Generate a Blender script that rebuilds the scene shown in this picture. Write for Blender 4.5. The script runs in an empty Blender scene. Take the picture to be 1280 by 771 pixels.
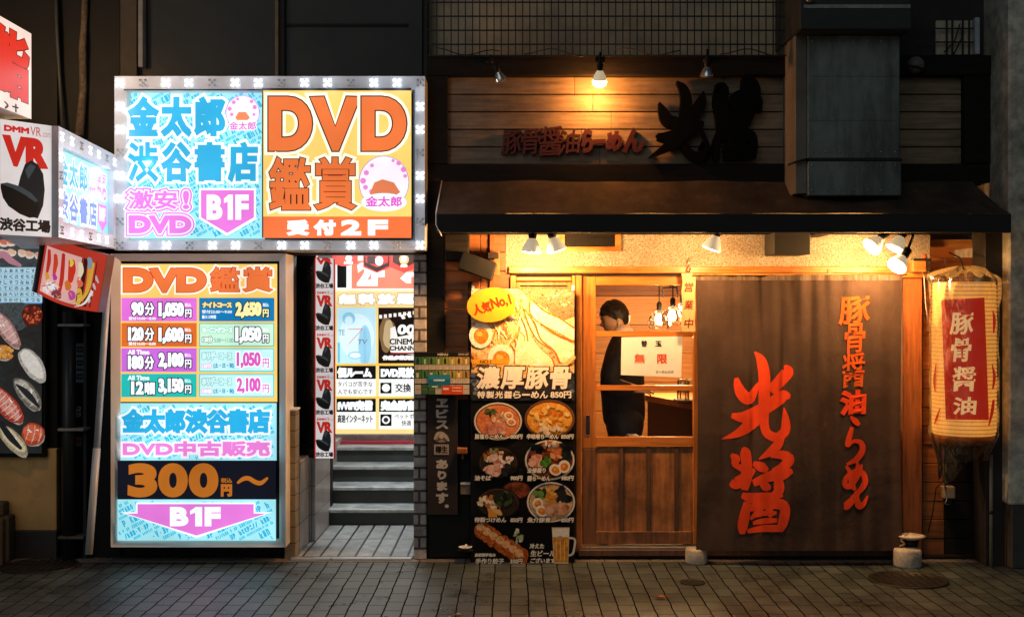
import bpy, bmesh, math, random
from mathutils import Vector, Matrix, noise as mnoise
random.seed(7)
sc = bpy.context.scene
COL = sc.collection

# ------------------------------------------------------------------ camera, world, exposure
F, D, CX, CY, CZ = 1520.0, 8.0, 640.0, 385.5, 1.64      # focal length in photo pixels, camera distance, centre, eye height
cam = bpy.data.cameras.new('camera'); camo = bpy.data.objects.new('camera', cam); COL.objects.link(camo)
camo.location = (0, -D, CZ); camo.rotation_euler = (math.radians(90), 0, 0)
cam.sensor_width = 36; cam.lens = 36 * F / 1280; cam.clip_end = 500
sc.camera = camo
w = bpy.data.worlds.new('World'); sc.world = w; w.use_nodes = True
nt = w.node_tree; bg = nt.nodes['Background']
sky = nt.nodes.new('ShaderNodeTexSky'); sky.sky_type = 'NISHITA'; sky.sun_disc = False
sky.sun_elevation = math.radians(28); sky.sun_rotation = math.radians(180 + 20)
nt.links.new(sky.outputs[0], bg.inputs[0]); bg.inputs[1].default_value = 0.009
sun = bpy.data.lights.new('night_glow', 'SUN'); sun.energy = 0.17; sun.angle = math.radians(40); sun.color = (0.8, 0.95, 1.0)
suno = bpy.data.objects.new('night_glow', sun); COL.objects.link(suno)
suno.rotation_euler = (math.radians(62), 0, math.radians(-20))
vs = sc.view_settings; vs.view_transform = 'Standard'; vs.look = 'None'; vs.exposure = 0.0; vs.gamma = 1.0
sc.cycles.use_denoising = True; sc.cycles.max_bounces = 8; sc.cycles.transparent_max_bounces = 12
sc.cycles.sample_clamp_indirect = 4.0

def S(Y): return F / (D + Y)
def W(px, py, Y): s = S(Y); return Vector(((px - CX) / s, Y, CZ - (py - CY) / s))

# ------------------------------------------------------------------ materials
def lin(c):
    if isinstance(c, str): c = tuple(int(c[i:i+2], 16) for i in (1, 3, 5))
    if max(c) > 1.001:
        c = tuple(v / 255 for v in c)
        return tuple(v / 12.92 if v <= .04045 else ((v + .055) / 1.055) ** 2.4 for v in c)
    return tuple(c)
def newmat(name):
    m = bpy.data.materials.new(name); m.use_nodes = True
    t = m.node_tree; return m, t, t.nodes['Principled BSDF']
def nd(t, typ, **kw):
    n = t.nodes.new(typ)
    for k, v in kw.items(): setattr(n, k, v)
    return n
def M(name, col, rough=.6, metal=0, var=.25, scale=9, stretch=(1, 1, 1), bump=.1, island=0, col2=None, grime=0, gscale=1.6, gstretch=(1, 1, 1), spec=.5, dark=(.008, .007, .006), dist=.002):
    """surface with noise-mottled colour, optional per-island tint, dirt patches and bump"""
    m, t, p = newmat(name); c = lin(col)
    tc = nd(t, 'ShaderNodeTexCoord'); mp = nd(t, 'ShaderNodeMapping'); t.links.new(tc.outputs['Object'], mp.inputs[0])
    mp.inputs['Scale'].default_value = stretch
    n = nd(t, 'ShaderNodeTexNoise'); n.inputs['Scale'].default_value = scale; n.inputs['Detail'].default_value = 7; n.inputs['Roughness'].default_value = .62
    t.links.new(mp.outputs[0], n.inputs['Vector'])
    r = nd(t, 'ShaderNodeValToRGB'); t.links.new(n.outputs['Fac'], r.inputs[0])
    c2 = lin(col2) if col2 else tuple(v * (1 + var) for v in c)
    c1 = tuple(v * (1 - var) for v in c)
    r.color_ramp.elements[0].position = .33; r.color_ramp.elements[1].position = .67
    r.color_ramp.elements[0].color = (*c1, 1); r.color_ramp.elements[1].color = (*c2, 1)
    out = r.outputs[0]
    if island:
        g = nd(t, 'ShaderNodeNewGeometry'); mr = nd(t, 'ShaderNodeMapRange'); t.links.new(g.outputs['Random Per Island'], mr.inputs[0])
        mr.inputs[3].default_value = 1 - island; mr.inputs[4].default_value = 1 + island * .6
        mx = nd(t, 'ShaderNodeVectorMath', operation='SCALE'); t.links.new(out, mx.inputs[0]); t.links.new(mr.outputs[0], mx.inputs['Scale']); out = mx.outputs[0]
    if grime:
        n2 = nd(t, 'ShaderNodeTexNoise'); n2.inputs['Scale'].default_value = gscale; n2.inputs['Detail'].default_value = 6; n2.inputs['Roughness'].default_value = .7
        mp2 = nd(t, 'ShaderNodeMapping'); mp2.inputs['Scale'].default_value = gstretch; t.links.new(tc.outputs['Object'], mp2.inputs[0]); t.links.new(mp2.outputs[0], n2.inputs['Vector'])
        r2 = nd(t, 'ShaderNodeMapRange'); t.links.new(n2.outputs['Fac'], r2.inputs[0]); r2.inputs[1].default_value = .42; r2.inputs[2].default_value = .68
        r2.inputs[3].default_value = 0; r2.inputs[4].default_value = grime
        mx = nd(t, 'ShaderNodeMix', data_type='RGBA'); t.links.new(r2.outputs[0], mx.inputs[0]); t.links.new(out, mx.inputs[6]); mx.inputs[7].default_value = (*dark, 1); out = mx.outputs[2]
    t.links.new(out, p.inputs['Base Color'])
    rr = nd(t, 'ShaderNodeMapRange'); t.links.new(n.outputs['Fac'], rr.inputs[0]); rr.inputs[3].default_value = max(.03, rough - .12); rr.inputs[4].default_value = min(1, rough + .12)
    t.links.new(rr.outputs[0], p.inputs['Roughness'])
    p.inputs['Metallic'].default_value = metal; p.inputs['Specular IOR Level'].default_value = spec
    if bump:
        b = nd(t, 'ShaderNodeBump'); b.inputs['Strength'].default_value = bump; b.inputs['Distance'].default_value = dist * 2
        t.links.new(n.outputs['Fac'], b.inputs['Height']); t.links.new(b.outputs[0], p.inputs['Normal'])
    return m
def wood(name, col, axis='x', rough=.5, var=.4, island=.25, grime=.0, gscale=2.0, scale=6):
    st = {'x': (1, 14, 14), 'z': (14, 14, 1), 'y': (14, 1, 14)}[axis]
    return M(name, col, rough, 0, var, scale * .5, st, .25, island, grime=grime, gscale=gscale)
_E = {}
def E(col, strength=1.0, uneven=.15, key=None):
    """backlit sign film"""
    k = (str(col), strength)
    if k in _E: return _E[k]
    m, t, p = newmat('backlit_film'); c = lin(col)
    p.inputs['Base Color'].default_value = (*[v * .35 for v in c], 1); p.inputs['Roughness'].default_value = .3
    p.inputs['Emission Color'].default_value = (*c, 1)
    if uneven:
        tc = nd(t, 'ShaderNodeTexCoord'); n = nd(t, 'ShaderNodeTexNoise'); n.inputs['Scale'].default_value = 2.6; n.inputs['Detail'].default_value = 3
        t.links.new(tc.outputs['Object'], n.inputs['Vector'])
        mr = nd(t, 'ShaderNodeMapRange'); t.links.new(n.outputs['Fac'], mr.inputs[0]); mr.inputs[1].default_value = .3; mr.inputs[2].default_value = .7
        mr.inputs[3].default_value = strength * (1 - uneven); mr.inputs[4].default_value = strength * (1 + uneven)
        t.links.new(mr.outputs[0], p.inputs['Emission Strength'])
    else: p.inputs['Emission Strength'].default_value = strength
    _E[k] = m; return m
_P = {}
def P(col, rough=.45, var=.12, scale=60):
    """printed ink / paint, slightly mottled"""
    k = (str(col), rough, var)
    if k in _P: return _P[k]
    m = M('printed_ink', col, max(rough, .5), 0, var, scale, bump=0, spec=.18); _P[k] = m; return m
def food(c1, c2, scale=120, c3=None):
    """a printed food photograph: mottled between two or three ink colours"""
    k = ('f', str(c1), str(c2), scale, str(c3))
    if k in _P: return _P[k]
    m, t, p = newmat('printed_photo'); tc = nd(t, 'ShaderNodeTexCoord')
    n = nd(t, 'ShaderNodeTexNoise'); n.inputs['Scale'].default_value = scale; n.inputs['Detail'].default_value = 5; n.inputs['Distortion'].default_value = 1.2
    t.links.new(tc.outputs['Object'], n.inputs['Vector'])
    r = nd(t, 'ShaderNodeValToRGB'); t.links.new(n.outputs['Fac'], r.inputs[0])
    r.color_ramp.elements[0].position = .36; r.color_ramp.elements[0].color = (*lin(c1), 1)
    r.color_ramp.elements[1].position = .64; r.color_ramp.elements[1].color = (*lin(c2), 1)
    if c3: e = r.color_ramp.elements.new(.52); e.color = (*lin(c3), 1)
    t.links.new(r.outputs[0], p.inputs['Base Color']); p.inputs['Roughness'].default_value = .5; p.inputs['Specular IOR Level'].default_value = .18
    _P[k] = m; return m
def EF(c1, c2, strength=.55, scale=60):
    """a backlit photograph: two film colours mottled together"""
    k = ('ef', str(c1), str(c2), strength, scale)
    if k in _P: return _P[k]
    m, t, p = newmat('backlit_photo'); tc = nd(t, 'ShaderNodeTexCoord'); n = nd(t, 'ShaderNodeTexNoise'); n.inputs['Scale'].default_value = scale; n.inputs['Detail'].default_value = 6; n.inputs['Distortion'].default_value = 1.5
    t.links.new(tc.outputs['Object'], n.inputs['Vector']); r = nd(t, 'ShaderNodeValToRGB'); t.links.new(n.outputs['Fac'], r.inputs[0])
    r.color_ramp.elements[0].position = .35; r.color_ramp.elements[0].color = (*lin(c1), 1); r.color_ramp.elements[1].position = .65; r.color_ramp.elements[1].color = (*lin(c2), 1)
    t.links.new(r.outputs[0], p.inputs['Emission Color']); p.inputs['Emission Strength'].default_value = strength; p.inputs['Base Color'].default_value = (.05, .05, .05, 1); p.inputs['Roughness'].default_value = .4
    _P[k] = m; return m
def glassy(name, fac=.1, tint=(1, 1, 1), rough=.02):
    m, t, p = newmat(name); t.nodes.remove(p); out = t.nodes['Material Output']
    tr = nd(t, 'ShaderNodeBsdfTransparent'); tr.inputs[0].default_value = (*tint, 1)
    gl = nd(t, 'ShaderNodeBsdfGlossy'); gl.inputs['Roughness'].default_value = rough
    mx = nd(t, 'ShaderNodeMixShader'); mx.inputs[0].default_value = fac
    fr = nd(t, 'ShaderNodeFresnel'); fr.inputs[0].default_value = 1.45
    ad = nd(t, 'ShaderNodeMath', operation='ADD'); t.links.new(fr.outputs[0], ad.inputs[0]); ad.inputs[1].default_value = fac - .04; ad.use_clamp = True
    t.links.new(ad.outputs[0], mx.inputs[0]); t.links.new(tr.outputs[0], mx.inputs[1]); t.links.new(gl.outputs[0], mx.inputs[2]); t.links.new(mx.outputs[0], out.inputs[0])
    return m
def bulb_glow(name, col, strength):
    m, t, p = newmat(name); p.inputs['Base Color'].default_value = (.8, .8, .8, 1); p.inputs['Emission Color'].default_value = (*col, 1); p.inputs['Emission Strength'].default_value = strength
    return m

# ------------------------------------------------------------------ mesh builder
def wloc(o):
    v = Vector((0, 0, 0))
    while o: v += o.location; o = o.parent
    return v
class MB:
    def __init__(s): s.bm = bmesh.new(); s.mats = []
    def mi(s, m):
        if m not in s.mats: s.mats.append(m)
        return s.mats.index(m)
    def face(s, pts, m, smooth=False):
        vs = [s.bm.verts.new(p) for p in pts]
        try: f = s.bm.faces.new(vs)
        except ValueError: return None
        f.material_index = s.mi(m); f.smooth = smooth; return f
    def box(s, x0, x1, y0, y1, z0, z1, m, bev=0.0, rot=None, pivot=None):
        x0, x1 = min(x0, x1), max(x0, x1); y0, y1 = min(y0, y1), max(y0, y1); z0, z1 = min(z0, z1), max(z0, z1)
        b = min(bev, (x1 - x0) * .3, (y1 - y0) * .3, (z1 - z0) * .3)
        tmp = bmesh.new(); bmesh.ops.create_cube(tmp, size=1)
        for v in tmp.verts: v.co = Vector((x0 + (v.co.x + .5) * (x1 - x0), y0 + (v.co.y + .5) * (y1 - y0), z0 + (v.co.z + .5) * (z1 - z0)))
        if b > 0: bmesh.ops.bevel(tmp, geom=tmp.edges[:], offset=b, segments=1, affect='EDGES')
        if rot is not None:
            pv = Vector(pivot) if pivot is not None else Vector(((x0 + x1) / 2, (y0 + y1) / 2, (z0 + z1) / 2))
            for v in tmp.verts: v.co = pv + rot @ (v.co - pv)
        s.merge(tmp, m); tmp.free()
    def merge(s, tmp, m, smooth=None):
        k = s.mi(m); mp = {}
        for v in tmp.verts: mp[v] = s.bm.verts.new(v.co)
        for f in tmp.faces:
            try: g = s.bm.faces.new([mp[v] for v in f.verts])
            except ValueError: continue
            g.material_index = k; g.smooth = f.smooth if smooth is None else smooth
    def boxp(s, px0, py0, px1, py1, yf, depth, m, bev=.003):
        a = W(px0, py0, yf); b = W(px1, py1, yf); s.box(a.x, b.x, yf, yf + depth, b.z, a.z, m, bev)
    def prism(s, pts, axis_vec, m, smooth=False):
        """polygon (list of Vectors) extruded along axis_vec"""
        av = Vector(axis_vec); n = len(pts); a = [s.bm.verts.new(p) for p in pts]; b = [s.bm.verts.new(Vector(p) + av) for p in pts]
        k = s.mi(m); fs = [s.bm.faces.new(a), s.bm.faces.new(b[::-1])]
        for i in range(n): fs.append(s.bm.faces.new((a[i], b[i], b[(i + 1) % n], a[(i + 1) % n])))
        for f in fs: f.material_index = k; f.smooth = False
    def lathe(s, prof, m, centre=(0, 0, 0), seg=24, caps=True, axis='z', smooth=True, mats=None):
        c = Vector(centre); rings = []
        for (r, h) in prof:
            ring = []
            for i in range(seg):
                a = 2 * math.pi * i / seg
                v = {'z': (r * math.cos(a), r * math.sin(a), h), 'x': (h, r * math.cos(a), r * math.sin(a)), 'y': (r * math.cos(a), h, r * math.sin(a))}[axis]
                ring.append(s.bm.verts.new(c + Vector(v)))
            rings.append(ring)
        k = s.mi(m)
        for j in range(len(rings) - 1):
            for i in range(seg):
                f = s.bm.faces.new((rings[j][i], rings[j][(i + 1) % seg], rings[j + 1][(i + 1) % seg], rings[j + 1][i])); f.material_index = k if not mats else s.mi(mats[j]); f.smooth = smooth
        if caps:
            for ring in (rings[0][::-1], rings[-1]):
                f = s.bm.faces.new(ring); f.material_index = k
    def tube(s, pts, r, m, seg=8, caps=True):
        pts = [Vector(p) for p in pts]; rings = []; n = len(pts); up = None
        for i, p in enumerate(pts):
            d = (pts[min(i + 1, n - 1)] - pts[max(i - 1, 0)]).normalized()
            if up is None: up = Vector((0, 0, 1)) if abs(d.z) < .9 else Vector((1, 0, 0))
            a = d.cross(up).normalized(); b = a.cross(d).normalized(); up = b
            rr = r[i] if isinstance(r, (list, tuple)) else r
            rings.append([s.bm.verts.new(p + (a * math.cos(2 * math.pi * q / seg) + b * math.sin(2 * math.pi * q / seg)) * rr) for q in range(seg)])
        k = s.mi(m)
        for j in range(n - 1):
            for i in range(seg):
                f = s.bm.faces.new((rings[j][i], rings[j][(i + 1) % seg], rings[j + 1][(i + 1) % seg], rings[j + 1][i])); f.material_index = k; f.smooth = True
        if caps:
            for ring in (rings[0][::-1], rings[-1]): s.bm.faces.new(ring).material_index = k
    def sheet(s, fn, nu, nv, m, smooth=True):
        g = [[s.bm.verts.new(fn(i / nu, j / nv)) for i in range(nu + 1)] for j in range(nv + 1)]; k = s.mi(m)
        for j in range(nv):
            for i in range(nu):
                f = s.bm.faces.new((g[j][i], g[j][i + 1], g[j + 1][i + 1], g[j + 1][i])); f.material_index = k; f.smooth = smooth
    def build(s, name, parent=None, local=False, recalc=True):
        if recalc: bmesh.ops.recalc_face_normals(s.bm, faces=s.bm.faces[:])
        me = bpy.data.meshes.new(name)
        off = Vector((0, 0, 0)) if (local or parent is None) else wloc(parent)
        if off.length: bmesh.ops.translate(s.bm, verts=s.bm.verts[:], vec=-off)
        s.bm.to_mesh(me); s.bm.free()
        for m in s.mats: me.materials.append(m)
        o = bpy.data.objects.new(name, me); COL.objects.link(o)
        if parent: o.parent = parent
        return o
def thing(name, label, cat, loc=(0, 0, 0), group=None, rot=None):
    o = bpy.data.objects.new(name, None); COL.objects.link(o); o.location = loc; o.empty_display_size = .05
    if rot is not None: o.rotation_euler = rot
    return tag(o, label, cat, group)
def tag(o, label, cat, group=None, kind=None):
    if label: o['label'] = label
    if cat: o['category'] = cat
    if group: o['group'] = group
    if kind: o['kind'] = kind
    return o
def dup_part(o, parent, loc=None):
    c = o.copy(); COL.objects.link(c); c.parent = parent
    if loc is not None: c.location = loc
    return c
def settle(o, loc):
    """move a mesh object's origin to loc without moving the mesh"""
    loc = Vector(loc); o.data.transform(Matrix.Translation(-loc)); o.location = loc; return o

# ------------------------------------------------------------------ lettering and flat graphics on a surface
_GL = {}
def glyphs(s):
    if s in _GL: return _GL[s]
    c = bpy.data.curves.new('lettering', 'FONT'); c.body = s; c.resolution_u = 3 if ord(s[0]) > 1000 else 6
    o = bpy.data.objects.new('lettering', c); COL.objects.link(o)
    me = o.evaluated_get(bpy.context.evaluated_depsgraph_get()).to_mesh()
    V = [(v.co.x, v.co.y) for v in me.vertices]; T = [tuple(p.vertices) for p in me.polygons]
    o.evaluated_get(bpy.context.evaluated_depsgraph_get()).to_mesh_clear()
    bpy.data.objects.remove(o); bpy.data.curves.remove(c)
    cnt = {}
    for t in T:
        for i in range(len(t)): cnt[(t[i], t[(i + 1) % len(t)])] = 1
    nxt = {}
    for (a, b) in cnt:
        if (b, a) not in cnt: nxt.setdefault(a, []).append(b)
    loops = []
    while nxt:
        a = next(iter(nxt)); lp = [a]; cur = a
        while cur in nxt:
            b = nxt[cur].pop()
            if not nxt[cur]: del nxt[cur]
            if b == a: break
            lp.append(b); cur = b
        if len(lp) > 2: loops.append(lp)
    _GL[s] = (V, T, loops); return _GL[s]
def catmull(pts, n=5):
    out = []; P_ = [pts[0]] + list(pts) + [pts[-1]]
    for i in range(1, len(P_) - 2):
        for k in range(n):
            t = k / n
            out.append(tuple(.5 * (2 * b + (c - a) * t + (2 * a - 5 * b + 4 * c - d) * t * t + (3 * b - a - 3 * c + d) * t ** 3) for a, b, c, d in zip(P_[i - 1], P_[i], P_[i + 1], P_[i + 2])))
    out.append(tuple(pts[-1])); return out
class G:
    """flat graphics on a surface; mapfn(px, py, lift) gives the 3-D point; everything lands in one mesh"""
    STEP = .0006
    def __init__(s, mapfn, mb=None): s.f = mapfn; s.mb = mb or MB(); s.n = 0; s.base = 0
    def lift(s): s.n += 1; return s.base + s.n * s.STEP * .12
    def poly(s, pts, m, lift=None):
        l = s.lift() if lift is None else lift
        s.mb.face([s.f(x, y, l) for x, y in pts], m)
    def rect(s, x0, y0, x1, y1, m): s.poly([(x0, y0), (x0, y1), (x1, y1), (x1, y0)], m)
    def ell(s, cx, cy, rx, ry, m, n=28, rot=0, wob=0, a0=0, a1=2 * math.pi):
        pts = []; ca, sa = math.cos(rot), math.sin(rot); ph = random.random() * 9
        for i in range(n):
            a = a0 + (a1 - a0) * i / (n if a1 - a0 > 6.28 else n - 1); k = 1 + wob * (math.sin(3 * a + ph) * .5 + math.sin(5 * a + ph * 2) * .35 + math.sin(9 * a + ph * 3) * .25)
            x, y = rx * k * math.cos(a), ry * k * math.sin(a); pts.append((cx + x * ca - y * sa, cy + x * sa + y * ca))
        s.poly(pts, m)
    def stroke(s, pts, m, sub=5, depth=0, across=1, widen=1):
        """brush stroke through (x, y, width) points"""
        pts = [(x, y, wd * widen) for x, y, wd in pts]; q = catmull([tuple(p) for p in pts], sub) if len(pts) > 2 else pts
        l = s.lift(); L = []; n = len(q)
        for i, (x, y, wd) in enumerate(q):
            a = q[max(i - 1, 0)]; b = q[min(i + 1, n - 1)]; dx, dy = b[0] - a[0], b[1] - a[1]; d = math.hypot(dx, dy) or 1
            nx, ny = -dy / d, dx / d; h = max(wd, .05) / 2
            L.append([(x + nx * h * (1 - 2 * k / across), y + ny * h * (1 - 2 * k / across)) for k in range(across + 1)])
        def cap(row, pt, prev):   # rounded end
            dx, dy = pt[0] - prev[0], pt[1] - prev[1]; d = math.hypot(dx, dy) or 1; h = max(pt[2], .05) / 2
            return [(x + dx / d * h * .55 * math.sin(math.pi * k / across), y + dy / d * h * .55 * math.sin(math.pi * k / across)) for k, (x, y) in enumerate(row)]
        k = s.mb.mi(m); bm = s.mb.bm
        if across == 1:
            e0 = q[0]; e1 = q[-1]
            def tip(pt, prev):
                dx, dy = pt[0] - prev[0], pt[1] - prev[1]; d = math.hypot(dx, dy) or 1; return (pt[0] + dx / d * pt[2] * .35, pt[1] + dy / d * pt[2] * .35)
            t0, t1 = tip(q[0], q[1]), tip(q[-1], q[-2])
        rows = [[bm.verts.new(s.f(x, y, l)) for x, y in r] for r in L]
        fs = []
        for i in range(n - 1):
            for j in range(across): fs.append(bm.faces.new((rows[i][j], rows[i][j + 1], rows[i + 1][j + 1], rows[i + 1][j])))
        if across == 1:
            a = bm.verts.new(s.f(*t0, l)); b = bm.verts.new(s.f(*t1, l))
            fs.append(bm.faces.new((rows[0][0], a, rows[0][1]))); fs.append(bm.faces.new((rows[-1][1], b, rows[-1][0])))
        if depth:
            outl = [r[0] for r in L] + [r[-1] for r in L[::-1]]
            fr = [bm.verts.new(s.f(x, y, l)) for x, y in outl]; bk = [bm.verts.new(s.f(x, y, l - depth)) for x, y in outl]
            for i in range(len(outl)): fs.append(bm.faces.new((fr[i], fr[(i + 1) % len(outl)], bk[(i + 1) % len(outl)], bk[i])))
        for f in fs: f.material_index = k
    def line(s, x0, y0, x1, y1, wd, m): s.stroke([(x0, y0, wd), (x1, y1, wd)], m)
    def text(s, st, x0, y0, x1, y1, m, bold=0, outl=(), depth=0, rot=0, slant=0, vertical=False, gap=.06):
        """st fitted to the rectangle; bold = stroke growth in px; outl = [(growth, material), ...] drawn behind; vertical stacks the characters"""
        if vertical:
            n = len(st); h = (y1 - y0) / n
            for i, ch in enumerate(st): s.text('|' if ch == 'ー' else ch, x0 + ((x1 - x0) * .4 if ch == 'ー' else 0), y0 + i * h + h * gap, x1 - ((x1 - x0) * .4 if ch == 'ー' else 0), y0 + (i + 1) * h - h * gap, m, bold, outl, depth, rot, slant)
            return
        V, T, loops = glyphs(st)
        if not V: return
        ax = min(v[0] for v in V); bx = max(v[0] for v in V); ay = min(v[1] for v in V); by = max(v[1] for v in V)
        sx = (x1 - x0 - 2 * bold) / max(bx - ax, 1e-6); sy = (y1 - y0 - 2 * bold) / max(by - ay, 1e-6); cx, cy = (x0 + x1) / 2, (y0 + y1) / 2
        cr, sr = math.cos(rot), math.sin(rot)
        Q = []                                                     # y up, centred
        for x, y in V:
            X = (x - (ax + bx) / 2) * sx; Y = (y - (ay + by) / 2) * sy; X += slant * Y
            Q.append((X, Y))
        def place(X, Y, l): return s.f(cx + X * cr - Y * sr, cy - (X * sr + Y * cr), l)
        bm = s.mb.bm
        def fill(mm, l):
            k = s.mb.mi(mm); vv = [bm.verts.new(place(X, Y, l)) for X, Y in Q]
            for t in T:
                try: bm.faces.new([vv[i] for i in t]).material_index = k
                except ValueError: pass
        def ring(mm, g, l, l2, dp=0):
            k = s.mb.mi(mm)
            for lp in loops:
                n = len(lp); ins = []; outs = []
                for i in range(n):
                    p0, p1, p2 = Q[lp[i - 1]], Q[lp[i]], Q[lp[(i + 1) % n]]
                    d1 = Vector((p1[0] - p0[0], p1[1] - p0[1])); d2 = Vector((p2[0] - p1[0], p2[1] - p1[1]))
                    if d1.length < 1e-7 or d2.length < 1e-7: d1 = d2 = (d1 if d1.length > d2.length else d2)
                    d1.normalize(); d2.normalize(); n1 = Vector((d1.y, -d1.x)); n2 = Vector((d2.y, -d2.x)); mn = n1 + n2
                    if mn.length < 1e-4: mn = n1
                    mn.normalize(); c = max(mn.dot(n1), .62); mn = mn * (g / c)
                    ins.append(bm.verts.new(place(p1[0], p1[1], l))); outs.append((p1[0] + mn.x, p1[1] + mn.y))
                ov = [bm.verts.new(place(a, b, l2)) for a, b in outs]
                dv = [bm.verts.new(place(a, b, l2 - dp)) for a, b in outs] if dp else None
                for i in range(n):
                    j = (i + 1) % n
                    bm.faces.new((ins[i], ov[i], ov[j], ins[j])).material_index = k
                    if dp: bm.faces.new((ov[i], dv[i], dv[j], ov[j])).material_index = k
        for g, mm in sorted(outl, key=lambda a: -a[0]):
            l = s.lift(); ring(mm, bold + g, l, l - .00002); fill(mm, l)
        l = s.lift() + (depth and 0)
        if bold or depth: ring(m, max(bold, .01), l, l - .00002, depth)
        fill(m, l)
    def done(s, name, parent=None, label=None):
        o = s.mb.build(name, parent, recalc=False)
        if label: o['label'] = label
        return o
def front(Y):
    """photo-pixel coordinates on the upright plane at depth Y, facing the street"""
    return lambda px, py, l: W(px, py, Y) + Vector((0, -l, 0))
def quadmap(a, b, c, d):
    """u right, v down on the quad a(top left) b(top right) c(bottom right) d(bottom left)"""
    a, b, c, d = map(Vector, (a, b, c, d)); n = ((d - a).cross(b - a)).normalized()
    return lambda u, v, l: (a * (1 - u) + b * u) * (1 - v) + (d * (1 - u) + c * u) * v + n * l
# ------------------------------------------------------------------ shared materials
m_black = M('black_paint', (.008, .008, .008), .6, bump=.05, spec=.25)
m_soot = M('sooty_timber', (.011, .0085, .0065), .75, spec=.2, scale=5, stretch=(1, 8, 8), var=.5)
m_rubber = M('black_rubber', (.01, .01, .01), .6, bump=0)
m_alu = M('painted_aluminium', (.78, .79, .82), .38, .15, .06, 14, bump=.02, grime=.25, gscale=3, dark=(.3, .3, .32))
m_alu2 = M('beige_frame_paint', (.82, .77, .73), .4, .1, .12, 10, bump=.02, grime=.4, gscale=2.5, dark=(.2, .17, .14))
m_steel = M('dull_steel', (.35, .35, .34), .4, .8, .2, 20, bump=.05)
m_chrome = M('chrome', (.75, .72, .68), .18, 1, .05, 20, bump=0)
m_conc = M('stained_concrete', (.62, .59, .48), .85, 0, .35, 14, bump=.5, grime=.75, gscale=2.4, dark=(.04, .04, .03), dist=.004)
m_white = M('white_card', (.88, .88, .86), .6, 0, .05, 20, bump=0)
m_plank = wood('grey_brown_planks', (.27, .19, .115), 'x', .6, .35, .22, .5, 2.2)
m_side = wood('orange_siding', (.36, .115, .026), 'x', .5, .4, .25, .5, 2)
m_frame = wood('honey_frame_timber', (.5, .18, .035), 'x', .38, .4, .15, .45, 5)
m_framez = wood('honey_upright_timber', (.5, .18, .035), 'z', .38, .4, .15, .45, 5)
m_door = wood('worn_door_panel', (.42, .165, .05), 'z', .45, .35, .12, .85, 2.3)
m_doordark = wood('dark_door_batten', (.12, .055, .03), 'z', .5, .4, .1, .5)
m_post = wood('brown_post', (.3, .09, .022), 'z', .45, .4, .1, .3)
m_stucco = M('sandy_stucco', (.31, .265, .205), .95, 0, .7, 95, bump=1.0, grime=.5, gscale=5, dark=(.2, .14, .08), dist=.002)
m_beigewall = M('buff_wall_panel', (.66, .49, .31), .85, 0, .2, 6, bump=.1, grime=.35, gscale=1.2, dark=(.09, .1, .09))
m_tile = None

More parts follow.
